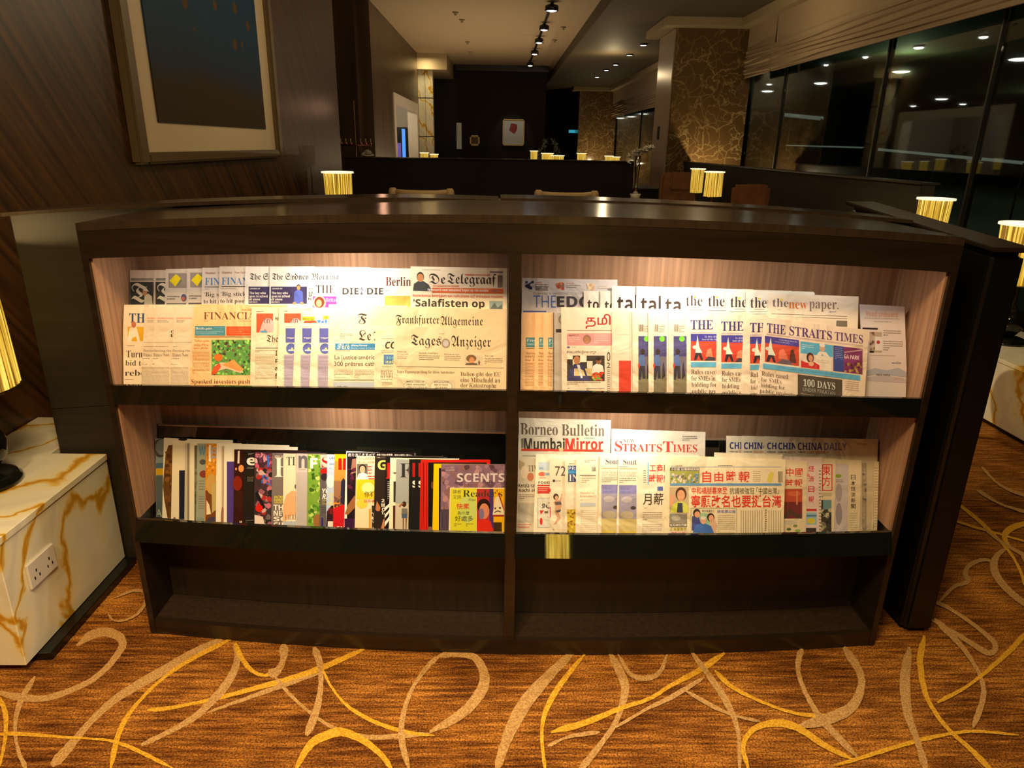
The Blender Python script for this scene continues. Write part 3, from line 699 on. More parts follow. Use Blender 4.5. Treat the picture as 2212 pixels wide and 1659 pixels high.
# ================================================================== SECOND PARTITION, FAR LAMPS, CHAIRS
p2 = box('partition_wall', -1.69, 1.49, 8.0, 8.18, 0, 1.44, M['fardark'], None, .006); recenter(p2); tag(p2, 'black low partition across the lounge behind the wooden chairs', 'partition')
box('cap_rail', -1.6, 1.6, -.11, .11, 1.441, 1.452, M['darkh'], p2, .002)
p3 = empty('partition_wall', (2.95, 9.5, 0)); tag(p3, 'long dark partition running along the right windows', 'partition')
box('panel', -.05, .05, -4.6, 1.85, 0, 1.385, M['partition'], p3, .004); box('cap_rail', -.07, .07, -4.62, 1.87, 1.386, 1.40, M['dark'], p3, .003)
sh = empty('sideboard', (0, 10.6, 0)); tag(sh, 'long low dark sideboard beyond the second partition', 'sideboard')
box('carcass', -1.7, 2.3, -.4, .4, .0, 1.02, M['fardark'], sh, .006); box('worktop', -1.72, 2.32, -.42, .42, 1.021, 1.045, M['dark'], sh, .003)
for k, (a, b_, t, lab) in enumerate(((908, 925, 331, 'small lit lamp at the left end beside the marble pier'), (930, 946, 334, 'dim small lamp second from the left on the far counter'),
        (1146, 1161, 327, 'small lit lamp just left of the dark orchid'), (1170, 1195, 332, 'small lit lamp directly below the dark orchid'),
        (1191, 1218, 337, 'small wide lamp right of the orchid, top edge only'), (1247, 1266, 332, 'small lit lamp alone before the rear marble column'),
        (1307, 1324, 338, 'narrower of two lit lamps near the white flowers'), (1318, 1339, 340, 'wider of two lit lamps near the white flowers'))):
    lamp_px(a, b_, t, t+24, 10.36+.22*(k % 2), lab, '', tz=1.046, table=False)
def wood_chair(pxl, pxr, py, Y, lab):
    a = onY(pxl, py, Y); b_ = onY(pxr, py, Y); wd = b_[0]-a[0]; H = a[2]
    o = empty('wooden_armchair', ((a[0]+b_[0])/2, Y, 0)); tag(o, lab, 'chair')
    for s in (-1, 1):
        tube('leg', [(s*(wd/2-.03), 0, 0), (s*(wd/2-.03), .02, H-.06)], .02, M['cream'], o, 8); tube('leg', [(s*(wd/2-.04), .5, 0), (s*(wd/2-.04), .5, .42)], .02, M['cream'], o, 8)
        lathe('ear', [(.001, -.07), (.03, -.06), (.042, -.02), (.036, .02), (.022, .035), (.001, .035)], M['cream'], o, 12, (s*(wd/2-.035), 0, H-.035))
        tube('arm', [(s*(wd/2-.03), .02, .68), (s*(wd/2-.03), .5, .64)], .018, M['cream'], o, 8)
    P = [(-wd/2+.05, -.0, H-.035), (-wd/4, -.03, H-.045), (0, -.04, H-.048), (wd/4, -.03, H-.045), (wd/2-.05, 0, H-.035)]
    tube('top_rail', P, [.026, .03, .032, .03, .026], M['cream'], o, 10)
    box('backrest', -wd/2+.05, wd/2-.05, -.01, .03, .5, H-.09, M['leather'], o, .01)
    box('seat', -wd/2+.02, wd/2-.02, 0, .52, .38, .46, M['leather'], o, .02)
wood_chair(840, 980, 405, 6.5, 'pale wooden chair rail showing over the rack, left one')
wood_chair(1155, 1293, 410, 6.5, 'pale wooden chair rail showing over the rack, right one')
def wing(pxl, pxr, py, Y, lab):
    a = onY(pxl, py, Y); b_ = onY(pxr, py, Y); wd = b_[0]-a[0]; H = a[2]
    o = empty('leather_armchair', ((a[0]+b_[0])/2, Y, 0)); tag(o, lab, 'armchair')
    box('backrest', -wd/2, wd/2, 0, .14, .35, H, M['leather'], o, .03)
    box('head_cushion', -wd*.24, wd*.34, -.035, .02, H-.22, H+.012, M['leather'], o, .02)
    box('seat', -wd/2, wd/2, -.5, 0, .18, .44, M['leather'], o, .03)
    for s in (-1, 1):
        box('armrest', s*wd/2-.05, s*wd/2+.05, -.5, .1, .18, .62, M['leather'], o, .02)
        for y in (-.45, .08): tube('leg', [(s*wd/2*.8, y, 0), (s*wd/2*.8, y, .19)], .015, M['chrome'], o, 8)
wing(1430, 1506, 373, 9.4, 'brown leather high-backed armchair left of the lit lamp pair')
wing(1590, 1668, 400, 7.0, 'brown leather high-backed armchair right of the lit lamp pair')

# flowers
def blossom(name, c, r, m, parent, rg, n=7):
    V = []; F = []
    for k in range(n):
        th = 2*pi*k/n+rg.uniform(0, .5); el = rg.uniform(-.6, 1.0); d_ = Vector((cos(th)*cos(el), sin(th)*cos(el), sin(el))); sd = d_.cross(Vector((0, 0, 1))).normalized(); up = sd.cross(d_)
        b0 = len(V); c_ = Vector(c)
        V += [c_, c_+d_*r*.5+sd*r*.28, c_+d_*r+up*r*.1, c_+d_*r*.5-sd*r*.28, c_+d_*r*.5+up*r*.12]
        F += [(b0, b0+1, b0+4), (b0+1, b0+2, b0+4), (b0+2, b0+3, b0+4), (b0+3, b0, b0+4)]
    return mesh(name, V, F, m, parent)
rg = random.Random(8)
Yv = 7.7; foot = onY(1372, 425, Yv)
vo = empty('flower_vase', (foot[0], Yv, 0)); tag(vo, 'tall slim vase of white blossoms arching over the dark partition', 'flowers')
lathe('pedestal', [(.10, 0), (.10, .02), (.05, .03), (.05, float(foot[2])-.0), (.06, float(foot[2])+.03)], M['white'], vo, 20)
lathe('vase', [(.03, float(foot[2])+.03), (.02, float(foot[2])+.10), (.015, float(foot[2])+.15), (.03, float(foot[2])+.30), (.035, float(foot[2])+.42)], M['chrome'], vo, 20)
for k in range(70):
    t = k/69.0; px = 1362+46*t+rg.uniform(-5, 5); py = 346-26*t**.55+rg.uniform(-8, 5)*(1-t*.5)
    p = onY(px, py, Yv+rg.uniform(-.05, .05)); blossom('blossom', (p[0]-foot[0], p[1]-Yv, p[2]), .035, M['petal'], vo, rg)
for (pa, pb) in (((1372, 350), (1365, 325)), ((1372, 350), (1392, 325)), ((1372, 350), (1405, 322))):
    a = onY(*pa, Yv); b_ = onY(*pb, Yv); tube('stem', [(a[0]-foot[0], 0, a[2]-.03), (b_[0]-foot[0], 0, b_[2])], .004, M['cream'], vo, 5)
Yo = 10.88; c0 = onY(1187, 330, Yo)
oo_ = empty('potted_orchid', (c0[0], Yo, 1.046)); tag(oo_, 'dark potted orchid with drooping blooms on the far counter', 'orchid')
lathe('pot', [(.06, 0), (.09, .12), (.10, .2)], M['black'], oo_, 18)
gp = mat('grey_petal', (.10, .11, .09), .6)
for s in (-1, 1):
    tube('stem', [(0, 0, .2), (s*.05, 0, .42), (s*.10, 0, .60), (s*.13, 0, .50)], .005, mat('stem_green', (.05, .07, .03), .6), oo_, 6)
    for k in range(9):
        blossom('blossom', (s*(.05+.09*min(1, k/5)+rg.uniform(-.02, .02)), rg.uniform(-.05, .05), .62-.30*(k/9)), .055, gp, oo_, rg, 6)
pw_ = onY(788, 342, 7.9)
wf = empty('flower_bowl', (pw_[0], 8.09, 1.4525)); tag(wf, 'low mound of white flowers on the second partition, left end', 'flowers')
lathe('bowl', [(.05, 0), (.07, .01), (.075, .02)], M['white'], wf, 18)
for k in range(26):
    a = rg.uniform(0, 6.28); r_ = rg.uniform(0, .055); blossom('blossom', (r_*cos(a), r_*sin(a), .02+(.055-r_)*.7), .028, M['petal'], wf, rg)
# candle stand glimmering in the dark recess
q = onY(769, 322, 10.4)
cs = empty('candle_stand', (q[0], 10.4, 0)); tag(cs, 'faint copper branched candle stand in the dark left recess', 'candle stand')
tube('stem', [(0, 0, 0), (0, 0, 2.15)], .008, M['gold'], cs, 8); lathe('foot', [(.14, 0), (.14, .02), (.02, .04)], M['gold'], cs, 20)
cu = mat('copper', (.5, .22, .1), .3, 1)
tube('arm', [(-.22, 0, 1.56), (.22, 0, 1.56)], .012, cu, cs, 8)
for k in range(-3, 4):
    if k: lathe('candle_cup', [(.012, 0), (.02, .01), (.02, .03)], cu, cs, 10, (k*.07, 0, 1.57))
    if k: lathe('candle', [(.008, .03), (.008, .08)], M['cream'], cs, 8, (k*.07, 0, 1.57))
light('POINT', (q[0]+.5, 9.3, 2.0), 1.2, (1, .5, .3), .05)

# ================================================================== PRINTED MATTER
def S_(s, U, Lo, D=None):
    o = ''
    for c in s:
        if 'A' <= c <= 'Z': o += chr(U+ord(c)-65)
        elif 'a' <= c <= 'z': o += chr(Lo+ord(c)-97)
        elif D and '0' <= c <= '9': o += chr(D+ord(c)-48)
        else: o += c
    return o
STY = {'f': lambda s: (S_(s, 0x1D56C, 0x1D586), -.008), 's': lambda s: (S_(s, 0x1D400, 0x1D41A, 0x1D7CE), -.008), 'S': lambda s: (S_(s, 0x1D400, 0x1D41A, 0x1D7CE), .0),
       'b': lambda s: (S_(s, 0x1D5D4, 0x1D5EE, 0x1D7EC), 0.), 'B': lambda s: (S_(s, 0x1D5D4, 0x1D5EE, 0x1D7EC), .010), 'i': lambda s: (S_(s, 0x1D63C, 0x1D656), 0.),
       'c': lambda s: (S_(s, 0x1D4D0, 0x1D4EA), .004), 'n': lambda s: (s, 0.), 'k': lambda s: (s, .012), 'l': lambda s: (s, -.012)}
_tc = {}
def glyphs(text, sty):
    key = (text, sty)
    if key in _tc: return _tc[key]
    body, off = STY[sty](text)
    c = bpy.data.curves.new('print_text', 'FONT'); c.body = body; c.offset = off; c.resolution_u = 3; c.fill_mode = 'FRONT'
    o = bpy.data.objects.new('print_text', c); COL.objects.link(o)
    me = bpy.data.meshes.new_from_object(o)
    n = len(me.vertices); a = np.empty(n*3); me.vertices.foreach_get('co', a); a = a.reshape(-1, 3)[:, :2]
    F = [tuple(p.vertices) for p in me.polygons if p.normal.z > -.5]
    mn = a.min(0); mx = a.max(0); a = (a-mn)/(mx-mn); a[:, 1] = 1-a[:, 1]      # y down, 0..1
    bpy.data.objects.remove(o); bpy.data.curves.remove(c); bpy.data.meshes.remove(me)
    _tc[key] = (a, F); return _tc[key]

ZSH = {'u': .8845, 'l': .4045}; LIPZ = {'u': .930, 'l': .459}
LEAN = .30
def wave(x, z): return .0016*np.sin(x*9+z*3)
def surf(px, py, off, tier):
    """point where the sight line of a pixel meets the leaning sheet that lies OFF behind the rack front"""
    px = np.asarray(px, float); py = np.asarray(py, float); Y = np.full(px.shape, 1.95)
    for _ in range(6):
        P = onY(px, py, Y); Y = Yf(P[..., 0])+off+(P[..., 2]-ZSH[tier])*LEAN+wave(P[..., 0], P[..., 2])
    return onY(px, py, Y)
def sheet(x, z, off, tier):
    x = np.asarray(x, float); z = np.asarray(z, float)
    return np.stack([x, Yf(x)+off+(z-ZSH[tier])*LEAN+wave(x, z), z], -1)
class PM:
    def __init__(s): s.V = []; s.F = []; s.C = []; s.n = 0
    def add(s, P, F, col):
        s.V.append(P); s.F += [tuple(i+s.n for i in f) for f in F]; s.C += [col]*len(F); s.n += len(P)
    def build(s, name, m, parent, org):
        V = np.concatenate(s.V)-org; me = bpy.data.meshes.new(name); me.from_pydata(V.tolist(), [], s.F)
        ca = me.color_attributes.new('Col', 'FLOAT_COLOR', 'CORNER'); arr = []
        for p, c in zip(me.polygons, s.C): arr += list(c)*p.loop_total
        ca.data.foreach_set('color', arr); me.update(); return link(name, me, m, parent)
def grid_rect(x0, y0, x1, y1, step=26):
    nx = max(1, int(math.ceil((x1-x0)/step))); ny = max(1, int(math.ceil((y1-y0)/step)))
    X, Y = np.meshgrid(np.linspace(x0, x1, nx+1), np.linspace(y0, y1, ny+1)); w_ = nx+1
    F = [(j*w_+i, (j+1)*w_+i, (j+1)*w_+i+1, j*w_+i+1) for j in range(ny) for i in range(nx)]
    return X.ravel(), Y.ravel(), F
K = (52, 44, 38); WH = (236, 232, 222); CR = (226, 218, 200); RD = (190, 32, 28); GY = (120, 112, 104)
NEWS_N = [0]
def paper(name, cat, label, group, tier, off, tl, tr, bl, br, col, els=(), slope=0.0, m='news', th=.0012, rs=None, fold=True):
    """tl,tr = upper corners, bl,br = where the edges meet the lip (all in photograph pixels)"""
    m_ = M[m]; z0 = ZSH[tier]+.0008
    P = surf([tl[0], tr[0], bl[0], br[0]], [tl[1], tr[1], bl[1], br[1]], off, tier)
    def ext(a, b):  # extend an edge down to the shelf
        t = (z0-a[2])/(b[2]-a[2]); return a[0]+(b[0]-a[0])*t
    xl, xr = ext(P[0], P[2]), ext(P[1], P[3]); lo_lim, hi_lim = ((RX0+.03, DV0-.002) if P[0][0] < DV0-.01 else (DV1+.002, RX1-.032))
    nx = 10; nz = 8; U_, W_ = np.meshgrid(np.linspace(0, 1, nx+1), np.linspace(0, 1, nz+1))
    X = (1-W_)*((1-U_)*xl+U_*xr)+W_*((1-U_)*P[0][0]+U_*P[1][0]); X = np.clip(X, lo_lim, hi_lim)
    Z = (1-W_)*z0*zs(X)+W_*((1-U_)*P[0][2]+U_*P[1][2])
    A = sheet(X, Z, off, tier); B = A.copy(); B[..., 1] += th
    if fold: A[-1, :, 1] += th*.35; A[-1, :, 2] -= .0006; B[-1, :, 1] -= th*.3; B[-1, :, 2] -= .0006
    n1 = (nx+1)*(nz+1); V = np.concatenate([A.reshape(-1, 3), B.reshape(-1, 3)]); F = []; w_ = nx+1
    for j in range(nz):
        for i in range(nx):
            a = j*w_+i; F.append((a, a+1, a+w_+1, a+w_)); F.append((n1+a, n1+a+w_, n1+a+w_+1, n1+a+1))
    for i in range(nx):
        F.append((i, n1+i, n1+i+1, i+1)); a = nz*w_+i; F.append((a, a+1, n1+a+1, n1+a))
    for j in range(nz):
        a = j*w_; F.append((a, a+w_, n1+a+w_, n1+a)); a = j*w_+nx; F.append((a, n1+a, n1+a+w_, a+w_))
    org = np.array([(xl+xr)/2, float(A[0, nx//2, 1]), z0]); pm = PM(); pm.add(V, F, srgb(col))
    root = pm.build(name, m_, None, org); root.location = tuple(org)
    for p in root.data.polygons: p.use_smooth = False
    tag(root, label, cat, group)
    parts = {}; rg_ = random.Random(sum(ord(c_)*(k_+1) for k_, c_ in enumerate(label)) % 9973 if rs is None else rs)
    cnt = [0]
    def part_name(b_): tn_[0] += 1; return b_+'|%d' % tn_[0]
    tn_ = [0]
    def put(part, x, y, F, col, sl=True):
        cnt[0] += .15 if part.split('|')[0] in ('picture_detail', 'body_text', 'barcode', 'rule') else 1; x = np.asarray(x, float); y = np.asarray(y, float)
        if sl: y = y+slope*(x-tl[0])
        Q = surf(x, y, off, tier); Q[:, 0] = np.clip(Q[:, 0], lo_lim+.001, hi_lim-.001)
        Q[:, 2] = np.maximum(Q[:, 2], (ZSH[tier]+.0015)*zs(Q[:, 0])); Q = sheet(Q[:, 0], Q[:, 2], off, tier)
        Q[:, 1] -= .00025+cnt[0]*.000018
        parts.setdefault(part, PM()).add(Q, F, srgb(col))
    for e in els:
        k = e[0]
        if k == 'r':
            x, y, F = grid_rect(*e[1:5]); put('picture' if len(e) < 7 else e[6], x, y, F, e[5])
        elif k == 'e':
            n = 18; a = np.linspace(0, 2*pi, n, endpoint=False); put('picture', e[1]+e[3]*np.cos(a), e[2]+e[4]*np.sin(a), [tuple(range(n))[::-1]], e[5])
        elif k == 'p': put('picture', [q[0] for q in e[1]], [q[1] for q in e[1]], [tuple(range(len(e[1])))[::-1]] if sum((e[1][i][0]-e[1][i-1][0])*(e[1][i][1]+e[1][i-1][1]) for i in range(len(e[1]))) < 0 else [tuple(range(len(e[1])))], e[2])
        elif k == 't':
            a, F = glyphs(e[6], e[7]); x0, y0, x1, y1 = e[1:5]
            xmax = e[9] if len(e) > 9 else None
            put(part_name(e[8] if len(e) > 8 else 'headline'), x0+a[:, 0]*(x1-x0), y0+a[:, 1]*(y1-y0), F, e[5])
        elif k == 'g':   # lines of small print, too small to read
            x0, y0, x1, y1 = e[1:5]; pt_ = e[6] if len(e) > 6 else 3.4; y = y0; xs = []; ys = []; FF = []
            while y+pt_*.5 <= y1:
                x = x0
                while x < x1-1:
                    ln = min(rg_.uniform(1.6, 5.5), x1-x)
                    if x > x0 and y+2*pt_ > y1 and rg_.random() < .2: break
                    b0 = len(xs); xs += [x, x+ln, x+ln, x]; ys += [y, y, y+pt_*.30, y+pt_*.30]; FF.append((b0+3, b0+2, b0+1, b0)); x += ln+rg_.uniform(.5, .9)
                y += pt_
            if xs: put('body_text', xs, ys, FF, e[5])
        elif k == 'n':   # busy picture made of many small colour patches
            x0, y0, x1, y1 = e[1:5]; cols = e[5]; cntn = e[6]; sz = e[7] if len(e) > 7 else 5
            for q in range(cntn):
                cxx = rg_.uniform(x0+1, x1-1); cyy = rg_.uniform(y0+1, y1-1); n = 7; rr = [rg_.uniform(.5, 1)*sz for _ in range(n)]; a = [2*pi*i/n for i in range(n)]
                put('picture_detail', [min(x1, max(x0, cxx+r_*cos(t))) for r_, t in zip(rr, a)], [min(y1, max(y0, cyy+r_*sin(t))) for r_, t in zip(rr, a)], [tuple(range(n))[::-1]], cols[rg_.randrange(len(cols))])
        elif k == 'bar':  # barcode
            x = e[1]
            while x < e[3]: w2 = rg_.uniform(.5, 1.4); xx, yy, F = grid_rect(x, e[2], min(x+w2, e[3]), e[4]); put('barcode', xx, yy, F, K); x += w2+rg_.uniform(.6, 1.3)
    for nm, p in parts.items():
        q = p.build(nm.split('|')[0], m_, root, org)
        if nm in ('body_text', 'rule', 'barcode', 'picture_detail', 'picture'): q['kind'] = 'stuff'
    return root
def NP(label, tier, off, tl, tr, bl, br, col, els=(), group=None, **k): return paper('newspaper', 'newspaper', label, group, tier, off, tl, tr, bl, br, col, els, **k)
def MG(label, off, tl, tr, bl, br, col, els=(), group=None, **k):
    k.setdefault('m', 'gloss'); k.setdefault('th', .0012); k.setdefault('fold', False)
    return paper('magazine', 'magazine', label, group, 'l', off, tl, tr, bl, br, col, els, **k)
def shift(els, dx, dy=0):
    out = []
    for e in els:
        if e[0] == 'p': out.append(('p', [(x+dx, y+dy) for x, y in e[1]])+tuple(e[2:]))
        elif e[0] == 'e': out.append(('e', e[1]+dx, e[2]+dy)+tuple(e[3:]))
        else: out.append((e[0], e[1]+dx, e[2]+dy, e[3]+dx, e[4]+dy)+tuple(e[5:]))
    return out
def person(cx, top, s, hair, skin, cloth, bottom):
    return [('p', [(cx-s*1.9, bottom), (cx-s*1.7, top+s*3.1), (cx-s*.6, top+s*2.3), (cx+s*.6, top+s*2.3), (cx+s*1.7, top+s*3.1), (cx+s*1.9, bottom)], cloth),
            ('e', cx, top+s*1.15, s*.85, s*1.15, hair), ('e', cx, top+s*1.4, s*.68, s*.95, skin)]

GU = 'newspapers in the back row of the upper left bay'; GF = 'newspapers in the front row of the upper left bay'
R0 = .096; ST = .0036
# ---- upper left bay, back row
kp = (58, 60, 56)
r1 = [('r', 282, 601, 331, 606, (150, 148, 136), 'rule'), ('g', 284, 602, 330, 606, kp, 2.4), ('r', 281, 609, 332, 668, kp), ('t', 284, 611, 318, 654, (232, 226, 200), 'T', 'f', 'masthead'), ('p', [(311, 668), (312, 640), (320, 634), (328, 640), (331, 668)], (214, 206, 178)), ('e', 313, 632, 5, 7, (206, 150, 110)), ('p', [(308, 627), (316, 622), (322, 630)], (240, 234, 220))]
NP('tabloid with tall white blackletter and white-clad figure on black, leftmost in the upper back row', 'u', R0, (278, 583), (480, 584), (270, 828), (476, 838), (226, 206, 186), r1, GU)
NP('second copy of the white-blackletter-on-black tabloid, mostly covered', 'u', R0-ST, (333, 583), (480, 582), (327, 828), (478, 838), (226, 206, 186), shift(r1, 55), GU)
r3 = [('r', 364, 590, 403, 622, (160, 146, 134)), ('p', [(366, 606), (380, 592), (391, 601), (379, 619)], (248, 226, 0)), ('p', [(381, 618), (390, 604), (394, 606), (386, 617)], (128, 134, 96)), ('t', 361, 639, 388, 642, K, 'CRYPTOCURRENCIES', 'b'), ('t', 361, 644, 378, 647, K, 'SLUMPING', 'b'), ('e', 397, 643, 6, 8, (96, 92, 140)), ('e', 396, 645, 4, 4, (206, 110, 80)), ('r', 360, 655, 402, 668, (90, 84, 84))]
NP('newspaper with yellow slanted block on grey, left one of two, upper back row', 'u', R0-2*ST, (358, 581), (560, 578), (351, 828), (552, 838), (224, 210, 194), r3, GU)
NP('newspaper with yellow slanted block on grey, right one of two', 'u', R0-3*ST, (405, 580), (600, 576), (398, 828), (596, 838), (224, 210, 194), shift(r3, 47, -1), GU)
r5 = [('t', 443, 587, 498, 592, (170, 110, 90), 'Mumbai   New Delhi', 's'), ('t', 443, 600, 545, 616, (70, 130, 190), 'FINANCIAL', 's', 'masthead'), ('r', 442, 619, 545, 620.6, K, 'rule'), ('g', 442, 624, 500, 627, GY, 3), ('t', 441, 631, 496, 643, K, '‘Big stick', 's'), ('t', 440, 646, 494, 658, K, 'to hit poor', 's')]
NP('pale paper headed in blue, left copy beside the yellow-block papers', 'u', R0-4*ST, (437, 578), (640, 576), (431, 829), (636, 838), (232, 218, 204), r5, GU)
NP('pale paper headed in blue, right copy, Big stick headline', 'u', R0-5*ST, (474, 575), (680, 575), (468, 830), (676, 838), (234, 220, 204), shift(r5, 36, -1), GU)
r7 = [('t', 540, 590, 683, 608, (52, 36, 24), 'The Sydney Morning', 'f', 'masthead'), ('r', 537, 619, 615, 656, (58, 48, 92)), ('t', 540, 622, 562, 625, WH, 'LOCKED-UP', 'b'), ('t', 539, 630, 574, 637, WH, 'The boy who', 'b'), ('t', 539, 637, 578, 644, WH, 'goes to school', 'b'), ('t', 538, 644, 562, 649, WH, 'all alone', 'b'), ('t', 538, 651, 556, 654, WH, 'NEWS PAGE 12', 'b')]
r7b = person(597, 614, 5.4, (62, 44, 34), (210, 150, 100), (84, 100, 190), 656)+[('e', 588, 655, 4, 3, (210, 150, 110)), ('e', 604, 655, 4, 3, (210, 150, 110)), ('t', 619, 622, 640, 625, K, 'SCHOOL', 'b'), ('t', 619, 630, 640, 635, K, 'CRIB', 'b'), ('t', 619, 636, 640, 641, K, 'IN PI', 'b'), ('t', 618, 643, 640, 648, K, 'NOU', 'b')]
NP('white paper, blackletter The S above a navy box, left copy', 'u', R0-6*ST, (530, 575), (735, 576), (525, 831), (732, 838), WH, r7, GU)
NP('white paper with long blackletter title and blue-hooded man on navy box', 'u', R0-7*ST, (583, 575), (799, 577), (579, 832), (797, 840), WH, shift(r7+r7b, 48), GU)
NP('paper headed THE with oval face on purple band, upper back row', 'u', R0-8*ST, (675, 607), (860, 610), (672, 834), (858, 841), WH, [('t', 682, 616, 742, 633, (50, 34, 22), 'THE T', 's', 'masthead'), ('r', 676, 640, 727, 664, (140, 60, 150)), ('e', 690, 654, 14, 16, (226, 196, 160)), ('e', 690, 653, 11, 12, (120, 50, 26)), ('e', 689, 655, 6, 8, (226, 170, 120)), ('t', 704, 643, 727, 652, (230, 170, 220), 'Britai', 's')], GU)
r10 = [('t', 740, 622, 775, 636, (46, 34, 20), 'DIE', 'b', 'masthead'), ('t', 779, 623, 800, 636, (46, 34, 20), 'ZEIT', 'b', 'masthead'), ('g', 740, 644, 800, 648, (180, 160, 130), 3), ('r', 740, 653, 800, 653.8, (190, 170, 140), 'rule')]
NP('white paper headed DIE, left copy of two', 'u', R0-9*ST, (731, 577), (884, 580), (729, 834), (880, 840), WH, r10, GU)
NP('white paper headed DIE, right copy of two', 'u', R0-10*ST, (784, 578), (905, 580), (782, 836), (905, 840), WH, shift(r10[:1]+r10[2:], 53), GU)
NP('white paper headed Berli above a yellow picture', 'u', R0-11*ST, (829, 580), (1000, 584), (828, 838), (1000, 841), WH, [('t', 833, 598, 897, 618, (98, 56, 52), 'Berline', 'S', 'masthead'), ('g', 833, 627, 842, 630, GY, 3), ('r', 831, 639, 888, 665, (222, 176, 80))], GU)
r13 = [('g', 912, 582, 1030, 584, GY, 3), ('r', 1058, 584, 1086, 587, (110, 90, 100)), ('p', [(892, 628), (894, 613), (903, 607), (915, 607), (926, 614), (934, 629)], (62, 64, 66)), ('e', 908, 598, 8, 11, (66, 50, 44)), ('e', 908, 600, 7, 9, (196, 134, 86)), ('t', 927, 590, 962, 613, K, 'De', 'f', 'masthead'), ('t', 966, 589, 1072, 618, K, 'Telegraaf', 'f', 'masthead'), ('t', 1004, 590, 1058, 594, (220, 110, 70), 'DONDERDAG 16 AUGUSTUS 2018', 'b'), ('t', 935, 615, 992, 619, (220, 110, 70), 'SPRAAKMAKEND EN AMUSANT', 'b'),
       ('r', 933, 621, 1087, 632, (222, 104, 48)), ('t', 924, 622, 1056, 630, (250, 240, 230), 'Feyenoord moet vanavond hopen op een wonder', 'b'), ('t', 1062, 624, 1080, 629, (110, 130, 150), 'Sport', 'b'), ('t', 892, 635, 1086, 643, (206, 90, 70), 'Rotterdamse bestrijders van radicalisme zelf orthodoxe moslims', 'b'), ('t', 893, 645, 1047, 667, (58, 50, 44), "'Salafisten op", 'B'), ('r', 1057, 648, 1086, 665, (150, 170, 176)), ('p', [(1059, 665), (1068, 651), (1075, 662), (1084, 655), (1085, 665)], (96, 112, 116)), ('bar', 1075, 592, 1086, 619)]
NP('paper with man portrait beside outlined blackletter title and orange band', 'u', R0-12*ST, (887, 575), (1098, 579), (886, 838), (1097, 842), (240, 226, 200), r13, GU, slope=.012)
# ---- upper left bay, front row
FB = .052; SF = .0025
NP('paper with dark blue TH and white-clad man on yellow, leftmost upper front row', 'u', FB, (268, 658), (440, 657), (260, 827), (436, 840), (230, 212, 186), [('t', 279, 677, 330, 697, (44, 70, 120), 'THE', 'S', 'masthead'), ('r', 276, 706, 330, 737, (216, 166, 30)), ('p', [(275, 738), (280, 708), (295, 706), (303, 738)], (238, 224, 200)), ('e', 289, 701, 5, 7, (190, 110, 80)), ('g', 274, 746, 330, 750, GY, 4), ('t', 273, 757, 330, 772, K, 'Turmoil', 's'), ('t', 271, 778, 330, 793, K, 'bid tops', 's'), ('t', 270, 799, 330, 812, K, 'rebels', 's'), ('g', 270, 819, 330, 822, GY, 4)], GF)
fe = [('t', 340, 686, 375, 689, (214, 120, 100), 'INTERNATIONAL', 'b'), ('g', 340, 692, 375, 697, GY, 3), ('r', 332, 739, 378, 740, (180, 165, 150), 'rule'), ('g', 333, 748, 372, 752, (150, 136, 122), 3.4), ('t', 332, 755, 370, 761, (120, 104, 92), 'fleeting the', 's'), ('t', 331, 763, 366, 770, (120, 104, 92), 'Times Now', 's'), ('g', 330, 774, 350, 776, K, 3), ('g', 329, 786, 344, 788, GY, 3), ('g', 328, 793, 366, 840, (165, 150, 134), 2.9)]
NP('cream paper edge, first of three plain ones right of the TH paper', 'u', FB-SF, (313, 664), (500, 660), (303, 828), (492, 840), (222, 204, 178), shift(fe, -22), GF)
NP('cream paper edge, second of three plain ones with blue letter', 'u', FB-2*SF, (336, 661), (520, 659), (325, 828), (512, 840), (224, 206, 180), fe+[('t', 369, 713, 378, 728, (40, 50, 70), 'a', 's')], GF)
NP('cream paper edge, third plain one touching the salmon paper', 'u', FB-3*SF, (378, 660), (560, 659), (367, 829), (556, 840), (224, 206, 180), shift(fe, 41), GF)
fn = [('t', 440, 674, 565, 690, (110, 60, 44), 'FINANCIAL', 's', 'masthead'), ('t', 523, 667, 560, 671, (210, 90, 50), 'THURSDAY 16', 's'), ('g', 440, 693, 470, 695, (170, 120, 90), 3), ('g', 515, 693, 545, 695, (170, 120, 90), 3), ('r', 421, 704, 487, 725, (76, 140, 160)), ('r', 489, 705, 560, 725, (216, 78, 22)), ('t', 423, 707, 458, 713, WH, 'Hostile gains', 's'), ('g', 424, 716, 484, 723, (150, 190, 200), 3.2), ('g', 494, 708, 545, 723, (236, 130, 90), 4), ('r', 420, 727, 560, 728.4, (120, 70, 50), 'rule'),
      ('t', 420, 733, 452, 740, (140, 96, 70), 'Turkey gains', 's'), ('t', 419, 742, 450, 748, (150, 90, 66), 'Indian PM in', 's'), ('t', 418, 749, 450, 755, (150, 90, 66), 'space pledge', 's'), ('g', 416, 758, 453, 808, (165, 110, 80), 3), ('r', 457, 734, 560, 810, (92, 150, 70)), ('n', 457, 734, 548, 810, [(60, 120, 50), (110, 180, 80), (150, 210, 100), (70, 60, 40), (80, 140, 60), (40, 80, 40), (120, 80, 60), (130, 190, 90)], 170, 4),
      ('p', [(456, 807), (466, 788), (480, 782), (510, 790), (525, 800), (520, 806), (490, 796), (474, 800)], (236, 190, 160)), ('p', [(456, 808), (462, 793), (474, 784), (478, 792), (466, 808)], (220, 76, 30)), ('e', 472, 772, 9, 8, (226, 110, 30)), ('p', [(480, 788), (505, 776), (520, 792), (528, 798), (518, 802)], (216, 150, 80)), ('t', 413, 819, 560, 831, (90, 50, 36), 'Spooked investors push for', 's')]
